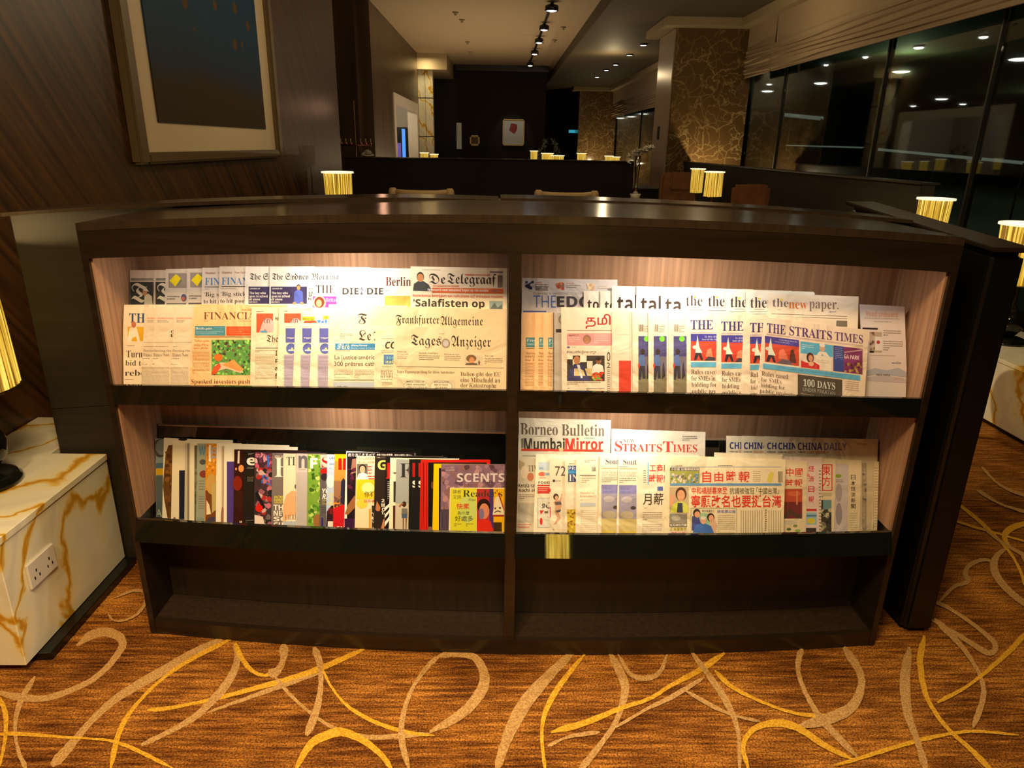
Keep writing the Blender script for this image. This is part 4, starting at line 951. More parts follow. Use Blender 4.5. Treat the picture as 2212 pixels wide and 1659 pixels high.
NP('broad salmon paper with green crowd photo, upper front row', 'u', FB-4*SF, (420, 657), (620, 659), (408, 829), (612, 840), (246, 194, 140), fn, GF)
nt = [('r', 554, 677, 590, 718, (226, 84, 48)), ('p', [(566, 700), (572, 688), (582, 687), (592, 696), (590, 718), (560, 718)], (236, 176, 176)), ('t', 570, 688, 583, 698, (80, 60, 60), 'nn', 'n'), ('p', [(562, 718), (562, 714), (577, 714), (577, 719)], (90, 160, 210)), ('t', 595, 684, 620, 692, (60, 50, 10), 'How to', 'b')]
nt2 = [('t', 576, 723, 640, 743, (70, 60, 52), 'The New', 'f', 'masthead'), ('g', 554, 672, 586, 675, K, 3), ('r', 552, 751, 640, 752.4, GY, 'rule'), ('g', 551, 756, 594, 762, GY, 3), ('g', 551, 766, 594, 824, (165, 152, 136), 3), ('t', 595, 757, 606, 768, K, 'In', 'b'), ('t', 595, 773, 606, 784, K, 'pl', 'b'), ('t', 594, 790, 606, 800, K, 'af', 'b'), ('t', 594, 806, 606, 818, K, 'fr', 'b')]
NP('cream paper with red cartoon box over blackletter The', 'u', FB-5*SF, (543, 663), (740, 665), (540, 833), (736, 840), (226, 212, 186), nt+nt2, GF)
NP('second cream paper with red cartoon box and yellow How to tag', 'u', FB-6*SF, (603, 664), (770, 665), (598, 834), (766, 840), (228, 214, 190), [('g', 614, 672, 646, 675, K, 3)]+shift(nt[:4], 60)+[('r', 653, 684, 679, 692, (250, 226, 40)), ('t', 654, 685, 678, 691.5, (60, 50, 10), 'How to', 'b'), ('p', [(654, 700), (658, 693), (680, 692), (690, 700)], (214, 70, 50)), ('p', [(684, 692), (712, 690), (712, 700), (690, 700)], (60, 120, 190)), ('t', 692, 691, 711, 702, WH, 'CLE', 'b'), ('r', 698, 682, 710, 689, (250, 226, 40)), ('t', 702, 683, 708, 688, K, 'at', 'b'), ('g', 655, 667, 700, 669, (180, 166, 140), 3)], GF)
br_ = [('g', 617, 706, 632, 708, (100, 96, 130), 2), ('r', 617, 709, 645, 740, (84, 88, 166)), ('t', 620, 728, 636, 732, WH, 'trigger', 'b'), ('e', 629, 753, 11, 11.5, (84, 96, 176)), ('p', [(622, 758), (624, 755), (636, 755), (638, 758)], WH), ('e', 631, 753, 2.4, 2.4, (216, 200, 110)), ('r', 613, 766, 645, 840, (178, 168, 190), 'text_panel'), ('g', 615, 769, 642, 838, (120, 110, 150), 3)]
for i, (x, o_, lab) in enumerate(((603, 0, 'blue-box paper with blue disc, first of three'), (638, 36, 'blue-box paper with blue disc, middle of three'), (674, 73, 'blue-box paper with blue disc, third of three'))):
    NP(lab, 'u', FB-(7+i)*SF, (x, 697), (x+150, 700), (x-6, 835), (x+146, 840), (236, 222, 198), shift(br_, o_), GF)
NP('cream broadsheet showing only blackletter Fr', 'u', FB-10*SF, (710, 657), (880, 660), (708, 836), (878, 842), (232, 216, 184), [('t', 773, 677, 850, 700, K, 'Frank', 'f', 'masthead')], GF)
NP('wide cream broadsheet with one long blackletter line, behind the foremost paper', 'u', FB-11*SF, (796, 661), (1099, 668), (796, 838), (1098, 843), (226, 208, 176), [('t', 855, 679, 949, 703, K, 'Frankfurter', 'f', 'masthead'), ('t', 952, 681, 1043, 706, K, 'Allgemeine', 'f', 'masthead')], GF, slope=.01)
lm = [('t', 775, 713, 802, 736, K, 'Le', 'f', 'masthead'), ('t', 806, 716, 840, 736, K, 'Mon', 'f', 'masthead'), ('g', 735, 721, 763, 732, GY, 3), ('r', 724, 742, 840, 755.5, (52, 132, 186)), ('t', 728, 742, 755, 754, WH, 'L’été', 'c'), ('t', 759, 744, 794, 749, WH, 'Mimsy Farmer', 'b'), ('t', 759, 750, 812, 754, (180, 210, 230), 'De la scène à l’écran', 'n'), ('g', 724, 757, 757, 759, GY, 3), ('t', 723, 767, 830, 779, K, 'La justice américaine', 'n'), ('t', 722, 781, 830, 793, K, '300 prêtres catholiq', 'n'), ('g', 722, 799, 763, 816, (140, 128, 112), 3), ('g', 766, 799, 808, 816, (140, 128, 112), 3), ('r', 721, 820, 840, 821.4, GY, 'rule'), ('r', 720, 825, 840, 845, (178, 188, 206)), ('t', 727, 832, 750, 841, K, 'GÊNES', 'n')]
NP('cream paper headed Le with blue strip and justice headline', 'u', FB-12*SF, (713, 702), (880, 704), (710, 837), (878, 842), (228, 214, 188), lm, GF)
co_ = [('t', 832, 738, 880, 753, K, 'CORR', 'i', 'masthead'), ('g', 826, 731, 850, 733, GY, 3), ('g', 824, 757, 850, 764, GY, 3), ('r', 829, 766, 870, 787, (74, 116, 180)), ('t', 834, 770, 860, 776, (120, 190, 220), 'zona', 'b'), ('t', 833, 778, 858, 785, (210, 220, 130), 'italia', 'b'), ('g', 826, 792, 850, 796, GY, 3), ('t', 823, 799, 862, 804, GY, 'BATTAGLIA', 's'), ('t', 823, 805, 862, 810, GY, 'DI CORTO', 's'), ('t', 822, 811, 862, 816, GY, 'RESPIRO', 's'), ('r', 822, 819, 870, 819.8, GY, 'rule'), ('e', 832, 829, 9, 5, (210, 196, 170)), ('g', 826, 826, 850, 833, K, 3)]
NP('narrow cream paper with slanted CO and blue square', 'u', FB-13*SF, (811, 712), (960, 714), (808, 838), (958, 842), (226, 212, 184), co_, GF)
ta = [('g', 948, 719, 1000, 721, GY, 3), ('t', 888, 722, 953, 751, K, 'Tages', 'f', 'masthead'), ('e', 963, 740, 9.5, 10.5, (150, 140, 124)), ('e', 963, 740, 6, 7, (190, 186, 200)), ('t', 975, 723, 1060, 753, K, 'Anzeiger', 'f', 'masthead'), ('t', 858, 758, 878, 761, K, 'Donnerstag', 's'), ('t', 858, 764, 882, 767, GY, '16. August 2018', 's'), ('g', 858, 770, 880, 776, GY, 3), ('t', 905, 760, 946, 764, K, 'Reisende Ermäßigten', 's'), ('g', 905, 767, 950, 780, GY, 4), ('t', 960, 762, 992, 765, K, 'Britische Invasion', 's'), ('g', 960, 767, 996, 780, GY, 4),
      ('r', 1004, 764, 1043, 786, (206, 196, 176)), ('e', 1018, 772, 11, 8, (120, 90, 60)), ('e', 1019, 777, 6, 8, (200, 140, 96)), ('p', [(1004, 786), (1008, 782), (1030, 782), (1032, 786)], (90, 80, 70)), ('e', 1035, 781, 2.2, 5, (130, 90, 60)), ('t', 1047, 764, 1066, 768, K, 'Kein Cape', 's'), ('g', 1047, 770, 1086, 785, GY, 4), ('r', 856, 791, 1088, 792, GY, 'rule'), ('t', 857, 799, 982, 807, (80, 70, 60), 'Teure Eignungsprüfung für ältere Autolenker', 's'), ('g', 857, 810, 990, 812, (150, 136, 120), 3.6),
      ('r', 858, 819, 982, 845, (204, 196, 174)), ('e', 899, 833, 27, 13, (150, 140, 124)), ('e', 899, 833, 26, 12, (232, 222, 200)), ('e', 953, 833, 24, 13, (150, 140, 124)), ('e', 953, 833, 23, 12, (232, 222, 200)), ('t', 878, 822, 916, 826, K, 'WARUM GEBEN SIE', 'i'), ('t', 877, 828, 920, 832, K, 'IHREN FAHRAUSWEIS', 'i'), ('t', 880, 834, 922, 838, K, 'DENN NICHT EINFACH AB', 'i'), ('t', 938, 822, 970, 826, K, 'DEN GUTACHTEN', 'i'), ('t', 938, 828, 968, 832, K, 'WAR SO TEUER,', 'i'), ('t', 940, 834, 966, 838, K, 'DASS ICH DEN', 'i'),
      ('t', 995, 801, 1081, 812, (96, 76, 60), 'Italien gibt der EU', 's'), ('t', 995, 813, 1080, 823, (96, 76, 60), 'eine Mitschuld an', 's'), ('t', 995, 825, 1072, 837, (96, 76, 60), 'der Katastrophe', 's'), ('g', 995, 839, 1080, 841, GY, 3)]
NP('foremost cream paper of the upper left bay, two blackletter words around a crest', 'u', FB-14*SF, (853, 704), (1098, 711), (847, 839), (1096, 843), (224, 208, 178), ta, GF, slope=.014)

# ---- upper right bay, back row
GR = 'newspapers in the back row of the upper right bay'; GH = 'newspapers in the front row of the upper right bay'
NP('grey business paper with THE ED and three thumbnails, upper right bay', 'u', R0, (1128, 600), (1334, 604), (1123, 850), (1330, 856), (206, 198, 196), [('n', 1135, 607, 1153, 625, [(30, 34, 80), (60, 70, 120), (20, 20, 50), (200, 180, 170)], 18, 5), ('n', 1201, 609, 1219, 626, [(190, 70, 50), (220, 130, 90), (150, 110, 90)], 18, 5), ('n', 1267, 611, 1284, 627, [(226, 196, 160), (230, 210, 180), (210, 170, 130)], 14, 5), ('t', 1157, 609, 1169, 612, (210, 110, 110), 'capital', 'b'), ('t', 1157, 613, 1184, 627, GY, 'Inevitable', 'n'), ('g', 1157, 614, 1186, 628, GY, 4), ('t', 1223, 610, 1240, 613, (210, 110, 110), 'property', 'b'), ('g', 1223, 616, 1255, 625, GY, 4), ('g', 1290, 617, 1312, 626, (190, 170, 150), 4), ('t', 1152, 631, 1270, 636, (170, 160, 160), 'BUSINESS & INVESTMENT WEEKLY', 'n'), ('t', 1152, 638, 1201, 664, (60, 110, 190), 'THE', 'l', 'masthead'), ('t', 1203, 639, 1296, 663, (64, 58, 60), 'EDGE', 'B', 'masthead'), ('r', 1130, 671, 1180, 674, (60, 80, 150), 'rule'), ('r', 1128, 606, 1129, 606.5, K)], GR, slope=.006)
tk_ = [('t', 1333, 637, 1402, 674, (56, 40, 30), 'talk', 'b', 'masthead')]
NP('white paper showing cut letters to, next to the grey business paper', 'u', R0-ST, (1261, 628), (1400, 629), (1258, 852), (1398, 856), (240, 230, 214), [('t', 1269, 645, 1340, 676, (56, 40, 30), 'today', 'b', 'masthead')], GR)
NP('white paper showing a lone letter t', 'u', R0-2*ST, (1297, 628), (1440, 630), (1294, 852), (1438, 856), (240, 230, 214), [('t', 1306, 648, 1376, 678, (56, 40, 30), 'today', 'b', 'masthead')], GR)
for i, (x, y) in enumerate(((1322, 617), (1375, 618), (1428, 620))):
    NP('white paper with heavy letters ta, %s of three copies' % ('left', 'middle', 'right')[i], 'u', R0-(3+i)*ST, (x, y), (x+160+i*20, y+5), (x-3, 853), (x+158+i*20, 858), WH, shift(tk_, (0, 51, 104)[i], (0, 2, 4)[i]), GR)
np_ = [('t', 1482, 638, 1517, 661, (66, 50, 40), 'the', 's', 'masthead'), ('t', 1518, 644, 1562, 661, (214, 116, 44), 'new', 's', 'masthead'), ('e', 1501, 641, 2.4, 2.4, (236, 210, 60)), ('r', 1490, 664, 1512, 664.8, GY, 'rule'), ('r', 1480, 669, 1560, 670, GY, 'rule'), ('r', 1484, 674, 1560, 674.8, GY, 'rule')]
for i, (x, y, dx, dy) in enumerate(((1475, 620, 0, 0), (1520, 622, 48, 1), (1568, 624, 96, 3), (1611, 626, 139, 4))):
    NP('white paper starting with thin serif the, %s before the full one' % ('fourth', 'third', 'second', 'last')[i], 'u', R0-(6+i)*ST, (x, y), (min(x+190, 1637+i*70 if i < 1 else 1760), y+6), (x-2, 854), (min(x+188, 1756), 860), WH, shift(np_, dx, dy), GR)
tn = [('t', 1669, 644, 1703, 662, (120, 104, 92), 'the', 's', 'masthead'), ('t', 1704, 651, 1744, 665, (222, 112, 40), 'new', 's', 'masthead'), ('t', 1748, 648, 1811, 669, (140, 116, 100), 'paper.', 's', 'masthead'), ('e', 1688, 646, 2.6, 2.6, (236, 210, 60)), ('t', 1791, 667, 1806, 671, (150, 120, 180), 'sgnews', 'b'), ('g', 1680, 668, 1730, 670, GY, 3), ('r', 1666, 677, 1830, 678, GY, 'rule'), ('r', 1666, 682, 1830, 683, GY, 'rule'), ('r', 1700, 687, 1830, 700, (120, 112, 98))]
NP('white tabloid whose lower-case title has an orange middle word', 'u', R0-10*ST, (1660, 633), (1855, 640), (1654, 857), (1848, 862), (240, 226, 208), tn, GR, slope=.035)
lf = [('t', 1871, 671, 1939, 683, (226, 176, 160), 'Read onboard', 'b'), ('t', 1867, 685, 1943, 688, GY, 'Download here for a complimentary title', 'n'), ('t', 1887, 692, 1925, 695, GY, 'every week with us', 'n'), ('r', 1863, 707, 1896, 711, (60, 50, 52)), ('r', 1878, 716, 1905, 760, (190, 170, 156)), ('n', 1878, 716, 1890, 756, [(120, 90, 80), (200, 190, 180), (150, 120, 100)], 14, 4), ('r', 1890, 726, 1906, 756, (236, 230, 232)), ('e', 1897, 738, 4, 4, (190, 80, 80)), ('r', 1878, 757, 1888, 761, (50, 44, 44)), ('g', 1908, 712, 1946, 727, GY, 4.6), ('g', 1908, 735, 1950, 758, GY, 4.6), ('r', 1880, 766, 1934, 767, (200, 170, 160)),
      ('p', [(1873, 800), (1890, 794), (1915, 798), (1940, 792), (1960, 800), (1960, 812), (1900, 806), (1873, 812)], (186, 190, 212)), ('p', [(1873, 815), (1900, 808), (1960, 815), (1961, 824), (1873, 822)], (206, 196, 210)), ('t', 1926, 778, 1946, 783, (90, 100, 150), 'media', 'c'), ('t', 1893, 806, 1922, 811, K, 'digital reading', 'b'), ('t', 1932, 812, 1950, 818, (200, 160, 140), 'airline', 'n')]
paper('leaflet', 'leaflet', 'white leaflet with phone picture at far right of the upper bay', None, 'u', R0-8*ST, (1857, 657), (1954, 662), (1866, 828), (1961, 832), (232, 222, 226), lf, m='gloss', slope=.03, th=.002)

# ---- upper right bay, front row
sal = [('r', 1136, 729, 1160, 750, (76, 140, 158)), ('t', 1138, 732, 1158, 738, WH, 'Free', 's'), ('g', 1138, 741, 1158, 748, (190, 220, 226), 3), ('r', 1136, 752, 1160, 753, (90, 60, 40), 'rule'), ('t', 1136, 760, 1160, 766, (130, 90, 60), 'Nervous', 's'), ('t', 1135, 768, 1160, 774, (130, 90, 60), 'energy', 's'), ('t', 1135, 775, 1160, 780, (130, 90, 60), 'for IC', 's'), ('g', 1135, 784, 1160, 836, (160, 116, 84), 3.2)]
for i, (x, xb, dx) in enumerate(((1127, 1124, 0), (1156, 1154, 28), (1174, 1173, 48))):
    NP('salmon paper edge with small teal box, %s of three at the divider' % ('left', 'middle', 'right')[i], 'u', FB-i*SF, (x, 675), (x+150, 676), (xb, 848), (xb+150, 856), (240, 196, 150), shift(sal, dx), GH)
NP('thin grey paper strip between salmon papers and red Tamil title', 'u', FB-3*SF, (1194, 675), (1340, 676), (1193, 849), (1340, 856), (178, 170, 164), [('r', 1195, 675, 1197, 850, (90, 86, 84)), ('t', 1206, 680, 1240, 700, (130, 120, 110), 'Gu', 's'), ('r', 1201, 711, 1230, 718, K)], GH)
tm = [('t', 1265, 678, 1345, 710, (176, 38, 44), 'தமிழ்', 'k', 'masthead'), ('r', 1225, 713, 1330, 714.2, (120, 80, 60), 'rule'), ('r', 1225, 720, 1330, 746, (206, 146, 150)), ('e', 1268, 733, 9, 10, (150, 110, 90)), ('e', 1268, 735, 5.5, 7, (176, 120, 90)), ('t', 1228, 722, 1250, 726, K, 'ஆண்டு', 'k'), ('g', 1228, 729, 1254, 742, (236, 200, 200), 4), ('g', 1284, 723, 1314, 743, (236, 200, 200), 4), ('e', 1228, 750, 3.5, 2, (90, 80, 160)), ('g', 1236, 749, 1314, 751, GY, 3), ('t', 1224, 757, 1288, 765, (90, 80, 72), 'சிங்கப்பூரில் இளையராஜா', 'k'),
      ('r', 1225, 768, 1306, 823, (60, 52, 46)), ('r', 1225, 768, 1237, 776, WH), ('r', 1253, 768, 1267, 782, WH), ('r', 1268, 780, 1280, 796, (220, 214, 200)), ('r', 1237, 776, 1253, 790, (230, 224, 210)), ('r', 1240, 796, 1300, 812, (210, 190, 140)), ('p', [(1227, 822), (1230, 800), (1240, 786), (1252, 784), (1262, 792), (1268, 810), (1274, 822)], (60, 58, 110)), ('p', [(1246, 788), (1252, 788), (1259, 816), (1255, 817)], (210, 214, 220)), ('e', 1246, 778, 7, 9, (176, 120, 80)), ('p', [(1278, 806), (1281, 790), (1291, 784), (1302, 790), (1305, 806)], (230, 228, 226)), ('e', 1293, 779, 6, 8, (140, 90, 60)), ('e', 1292, 775, 6, 4, (40, 30, 26)),
      ('e', 1288, 813, 10, 9, (200, 60, 40)), ('n', 1279, 803, 1305, 822, [(200, 40, 30), (230, 90, 60), (110, 170, 60), (236, 180, 80)], 22, 4), ('g', 1225, 825, 1298, 833, GY, 3.6), ('g', 1226, 838, 1255, 842, GY, 3.6), ('g', 1267, 838, 1306, 848, GY, 3.6), ('t', 1311, 760, 1318, 780, K, '0', 'n'), ('t', 1311, 783, 1318, 794, K, '2', 'n'), ('g', 1312, 798, 1318, 850, K, 4)]
NP('paper with red Tamil lettering and photo of seated man', 'u', FB-4*SF, (1212, 663), (1490, 668), (1214, 850), (1480, 860), (226, 214, 198), tm, GH)
NP('plain cream paper with tall red rectangle', 'u', FB-5*SF, (1322, 672), (1480, 673), (1322, 852), (1474, 860), (226, 210, 190), [('r', 1337, 779, 1363, 858, (206, 62, 40)), ('g', 1333, 722, 1360, 724, (190, 176, 160), 3), ('r', 1360, 675, 1361.5, 776, (200, 186, 170), 'crease')], GH)
mr = [('bar', 1413, 701, 1423, 716), ('g', 1424, 704, 1436, 718, GY, 4), ('r', 1412, 726, 1440, 852, (120, 112, 84)), ('r', 1412, 726, 1440, 770, (72, 66, 120)), ('e', 1430, 732, 6, 6, (110, 200, 50)), ('p', [(1412, 770), (1440, 770), (1440, 806), (1412, 812)], (110, 102, 116)), ('e', 1421, 760, 5, 7, (50, 36, 32)), ('p', [(1413, 792), (1414, 768), (1424, 766), (1427, 790)], (84, 110, 170)), ('p', [(1412, 820), (1414, 790), (1426, 790), (1427, 818), (1421, 818), (1420, 800), (1417, 821)], (56, 50, 62)), ('p', [(1431, 790), (1434, 780), (1437, 812), (1430, 820)], (54, 48, 60)), ('e', 1413, 790, 2, 6, (200, 60, 40))]
for i, (x, dx) in enumerate(((1366, -33), (1400, 0), (1444, 43))):
    NP('folded paper with walking man in dark photo, %s of three' % ('left', 'middle', 'right')[i], 'u', FB-(6+i)*SF, (x, 672), (x+170, 673), (x+1, 853), (x+168, 860), (228, 212, 192), shift(mr, dx), GH)
st = [('t', 1492, 691, 1560, 712, (60, 50, 120), 'THE S', 'S', 'masthead'), ('r', 1492, 716, 1560, 719, (196, 180, 196), 'rule'), ('r', 1492, 721, 1560, 779, (204, 66, 44)), ('r', 1492, 721, 1560, 737, (64, 60, 156)), ('p', [(1499, 778), (1503, 760), (1514, 762), (1519, 778), (1514, 778), (1509, 766), (1504, 778)], (44, 36, 46)), ('p', [(1502, 762), (1503, 748), (1507, 724), (1510, 748), (1517, 762)], (214, 226, 214)), ('e', 1501, 750, 5, 4, (206, 214, 200)), ('p', [(1524, 770), (1528, 756), (1536, 752), (1540, 772)], (226, 140, 110)), ('p', [(1521, 779), (1530, 770), (1545, 772), (1545, 779)], (70, 60, 70)), ('t', 1523, 725, 1550, 729, (200, 200, 230), 'Is this the', 'n'), ('t', 1517, 731, 1550, 735, (200, 200, 230), 'best of the lot?', 'n'), ('r', 1492, 782, 1560, 793, (96, 176, 220)),
      ('t', 1493, 798, 1548, 808, (92, 76, 66), 'Rules eased', 's'), ('t', 1493, 812, 1545, 822, (92, 76, 66), 'for SMEs in', 's'), ('t', 1494, 826, 1548, 838, (92, 76, 66), 'bidding for', 's'), ('t', 1494, 840, 1552, 852, (92, 76, 66), 'public proj', 's')]
for i, (x, xb, dx, dy) in enumerate(((1484, 1484, 0, 0), (1549, 1546, 66, 3), (1607, 1600, 128, 6))):
    NP('folded broadsheet with THE over a red dancer photo, %s behind the full front one' % ('third', 'second', 'directly')[i], 'u', FB-(9+i)*SF, (x, 673+i*2), (x+200, 684+i*3), (xb, 854), (xb+196, 860), (236, 220, 200), shift(st, dx, dy), GH)
s0 = [('t', 1657, 697, 1697, 717, (70, 50, 124), 'THE', 'S', 'masthead'), ('t', 1705, 697, 1797, 717, (92, 60, 124), 'STRAITS', 'S', 'masthead'), ('t', 1803, 697, 1864, 716, (104, 70, 124), 'TIMES', 'S', 'masthead'), ('r', 1656, 719, 1864, 722, (206, 184, 186), 'rule'), ('r', 1652, 725, 1726, 781, (200, 74, 50)), ('r', 1652, 725, 1726, 740, (76, 66, 160)), ('p', [(1655, 780), (1660, 763), (1671, 765), (1676, 780), (1671, 780), (1666, 769), (1661, 780)], (44, 36, 46)), ('p', [(1659, 765), (1660, 750), (1665, 727), (1668, 750), (1675, 765)], (214, 226, 214)), ('e', 1658, 752, 5, 4, (206, 214, 200)),
      ('p', [(1681, 770), (1684, 752), (1692, 748), (1700, 762), (1702, 774)], (222, 120, 96)), ('p', [(1704, 776), (1708, 750), (1713, 746), (1717, 758), (1720, 776)], (90, 50, 40)), ('p', [(1678, 781), (1690, 770), (1706, 772), (1712, 781)], (110, 90, 110)), ('t', 1683, 728, 1722, 731, (210, 206, 236), 'Is this dance move the', 'n'), ('t', 1673, 733, 1706, 736, (210, 206, 236), 'worst of the year?', 'n'),
      ('r', 1728, 727, 1799, 784, (230, 214, 204)), ('r', 1729, 727, 1799, 753, (92, 176, 222)), ('g', 1733, 733, 1758, 746, (200, 226, 236), 4), ('p', [(1762, 783), (1762, 755), (1770, 744), (1784, 744), (1794, 756), (1796, 783)], (236, 228, 218)), ('e', 1776, 736, 6, 8, (206, 170, 150)), ('e', 1776, 730, 6, 4, (236, 230, 226)), ('p', [(1730, 783), (1730, 768), (1742, 772), (1758, 768), (1770, 774), (1770, 783)], (206, 50, 50)), ('e', 1750, 760, 8, 11, (80, 46, 40)), ('e', 1751, 761, 5, 7, (216, 150, 124)), ('e', 1752, 773, 6, 5, (226, 180, 150)), ('g', 1764, 762, 1792, 770, (206, 190, 180), 4),
      ('r', 1800, 727, 1822, 782, (62, 76, 160)), ('g', 1803, 731, 1820, 757, (150, 160, 206), 4), ('r', 1822, 727, 1863, 782, (134, 56, 112)), ('t', 1823, 743, 1856, 752, (226, 200, 206), 'GA PARK', 'b'), ('n', 1822, 757, 1863, 782, [(160, 120, 60), (110, 50, 90), (190, 160, 90), (90, 40, 70)], 26, 4), ('p', [(1823, 738), (1862, 728), (1862, 731), (1823, 741)], (196, 150, 170)), ('r', 1648, 785, 1858, 796, (96, 176, 222)), ('t', 1690, 788, 1820, 792, (60, 120, 180), 'National Day Rally: what to look out for this Sunday', 'n'),
      ('t', 1645, 802, 1702, 812, (110, 92, 78), 'Rules eased', 's'), ('t', 1644, 815, 1688, 824, (110, 92, 78), 'for SMEs', 's'), ('t', 1643, 828, 1695, 838, (110, 92, 78), 'bidding for', 's'), ('t', 1641, 840, 1716, 851, (110, 92, 78), 'public projects', 's'),
      ('r', 1723, 799, 1819, 846, (84, 74, 66)), ('t', 1735, 807, 1804, 823, (206, 214, 216), '100 DAYS', 'S'), ('t', 1734, 826, 1804, 834, (160, 166, 166), 'UNDER PAKATAN', 'n'), ('t', 1729, 838, 1800, 842, (186, 176, 150), 'Performance, high hopes &', 'c'), ('g', 1825, 800, 1856, 823, (180, 160, 146), 4.4)]
NP('fully visible broadsheet with purple capitals and 100 DAYS box, sagging to the right', 'u', FB-12.6*SF, (1650, 684), (1877, 713), (1634, 857), (1867, 862), (236, 218, 200), s0, GH, slope=.125)
# ---- lower right bay
GL = 'newspapers in the back row of the lower right bay'; GM = 'newspapers in the front row of the lower right bay'
LB = .100
NP('tallest paper of the lower right bay, brown bold title beside the divider', 'l', LB, (1121, 902), (1320, 907), (1117, 1152), (1316, 1156), (228, 218, 192), [('t', 1124, 914, 1205, 940, (112, 96, 78), 'Borneo', 'S', 'masthead'), ('t', 1213, 915, 1306, 941, (112, 96, 78), 'Bulletin', 'S', 'masthead')], GL, slope=.01)
NP('paper with condensed title half black half red above a red line', 'l', LB-ST, (1120, 938), (1309, 942), (1116, 1153), (1306, 1156), (226, 216, 190), [('t', 1132, 945, 1220, 972, (58, 54, 42), 'Mumbai', 'B', 'masthead'), ('t', 1221, 944, 1303, 970, (218, 50, 36), 'Mirror', 'B', 'masthead'), ('r', 1126, 947, 1131, 968, (120, 120, 104)), ('r', 1126, 969, 1303, 974, (208, 60, 40)), ('e', 1212, 970, 5, 4, (214, 190, 140)), ('g', 1157, 941, 1220, 943, GY, 3), ('g', 1262, 944, 1303, 946, K, 3), ('r', 1128, 984, 1166, 985, GY, 'rule')], GL, slope=.012)
NP('paper with red serif capitals under the small word NEW', 'l', LB-2*ST, (1321, 926), (1524, 933), (1317, 1154), (1520, 1158), (234, 224, 202), [('t', 1346, 948, 1371, 956, (84, 60, 50), 'NEW', 's', 'masthead'), ('t', 1328, 952, 1344, 975, (204, 58, 46), 'S', 'S', 'masthead'), ('t', 1344, 958, 1430, 975, (204, 58, 46), 'TRAITS', 'S', 'masthead'), ('t', 1432, 952, 1454, 975, (204, 58, 46), 'T', 'S', 'masthead'), ('t', 1454, 958, 1506, 975, (204, 58, 46), 'IMES', 'S', 'masthead'), ('g', 1474, 940, 1506, 950, K, 4)], GL, slope=.012)
cd = [('t', 1576, 955, 1628, 970, (50, 56, 120), 'CHINA', 'B', 'masthead'), ('t', 1576, 974, 1594, 977, K, '中国日报', 'k'), ('t', 1596, 973, 1628, 978, (216, 130, 84), 'ASIA WEEKLY', 'b')]
for i, (x, y, dx) in enumerate(((1569, 941, 0), (1602, 941, 31), (1651, 942, 81), (1678, 944, 105))):
    NP('paper starting with blue letters CH, %s from the left' % ('first', 'second', 'third', 'fourth')[i], 'l', LB-(3+i)*ST, (x, y), (x+160, y+4), (x-3, 1155), (x+155, 1158), (234, 222, 192), shift(cd, dx, i*.4), GL)
NP('paper with blue and lilac capitals at the right end of its row', 'l', LB-7*ST, (1719, 945), (1897, 948), (1715, 1155), (1889, 1159), (226, 210, 176), [('t', 1723, 956, 1776, 972, (60, 60, 120), 'CHINA', 'b', 'masthead'), ('t', 1780, 956, 1829, 972, (130, 122, 160), 'DAILY', 'b', 'masthead'), ('t', 1724, 975, 1740, 978, K, '中国日报', 'k'), ('t', 1742, 974, 1790, 979, (216, 130, 84), 'ASIA WEEKLY', 'b'), ('g', 1853, 958, 1872, 962, GY, 3)], GL, slope=.005)
# front row, right group is overlapped from the left: the rightmost lies deepest
F2 = .068; S2 = .0026
def VT(x, y, s, col, text, pitch):  # column of characters
    return [('t', x, y+i*pitch, x+s, y+i*pitch+s, col, ch, 'k') for i, ch in enumerate(text)]
NP('cream paper edge at the extreme right of the lower bay', 'l', F2, (1760, 988), (1906, 997), (1752, 1155), (1895, 1157), (226, 212, 180), [('g', 1889, 1010, 1897, 1140, (170, 158, 136), 6), ('r', 1886, 1003, 1887.4, 1156, (190, 176, 150), 'crease')], GM)
NP('grey printed paper edge, second from the extreme right', 'l', F2-S2, (1740, 990), (1887, 996), (1734, 1155), (1881, 1158), (206, 194, 168), [('r', 1862, 1000, 1872, 1156, (166, 154, 134), 'picture'), ('n', 1862, 1005, 1872, 1150, [(120, 112, 100), (150, 140, 126), (180, 170, 150)], 40, 4)], GM)
NP('cream paper with black vertical characters near the right end', 'l', F2-2*S2, (1720, 988), (1861, 994), (1714, 1155), (1856, 1158), (232, 220, 188), VT(1838, 1026, 10, (84, 78, 64), '日本経済新聞', 12.5)+[('r', 1835, 1022, 1851, 1102, (232, 220, 188))][:0]+[('g', 1836, 1108, 1852, 1150, (190, 180, 150), 5)], GM)
NP('lilac grey paper with a small green mark', 'l', F2-3*S2, (1690, 988), (1833, 1003), (1684, 1155), (1830, 1158), (206, 198, 206), [('e', 1811, 1028, 7, 4, (130, 170, 50)), ('e', 1812, 1064, 7, 20, (172, 166, 178)), ('e', 1812, 1110, 7, 24, (158, 150, 166)), ('g', 1806, 1036, 1822, 1042, GY, 4)], GM)
NP('paper edge with two large characters in a red frame', 'l', F2-4*S2, (1660, 986), (1806, 991), (1654, 1155), (1801, 1158), (228, 216, 186), [('r', 1776, 1003, 1798, 1060, (212, 40, 56)), ('r', 1778, 1005, 1796, 1058, (232, 216, 196)), ('t', 1777, 1006, 1794, 1026, (206, 36, 50), '東', 'k'), ('t', 1777, 1029, 1794, 1050, (206, 36, 50), '方', 'k'), ('r', 1775, 1064, 1797, 1072, (196, 186, 160)), ('g', 1775, 1072, 1797, 1076, K, 4), ('r', 1774, 1080, 1796, 1158, (66, 66, 56)), ('r', 1778, 1080, 1796, 1100, (110, 150, 160)), ('n', 1774, 1092, 1796, 1156, [(120, 116, 96), (160, 156, 130), (60, 56, 46), (40, 38, 34), (190, 186, 160)], 26, 6)], GM)
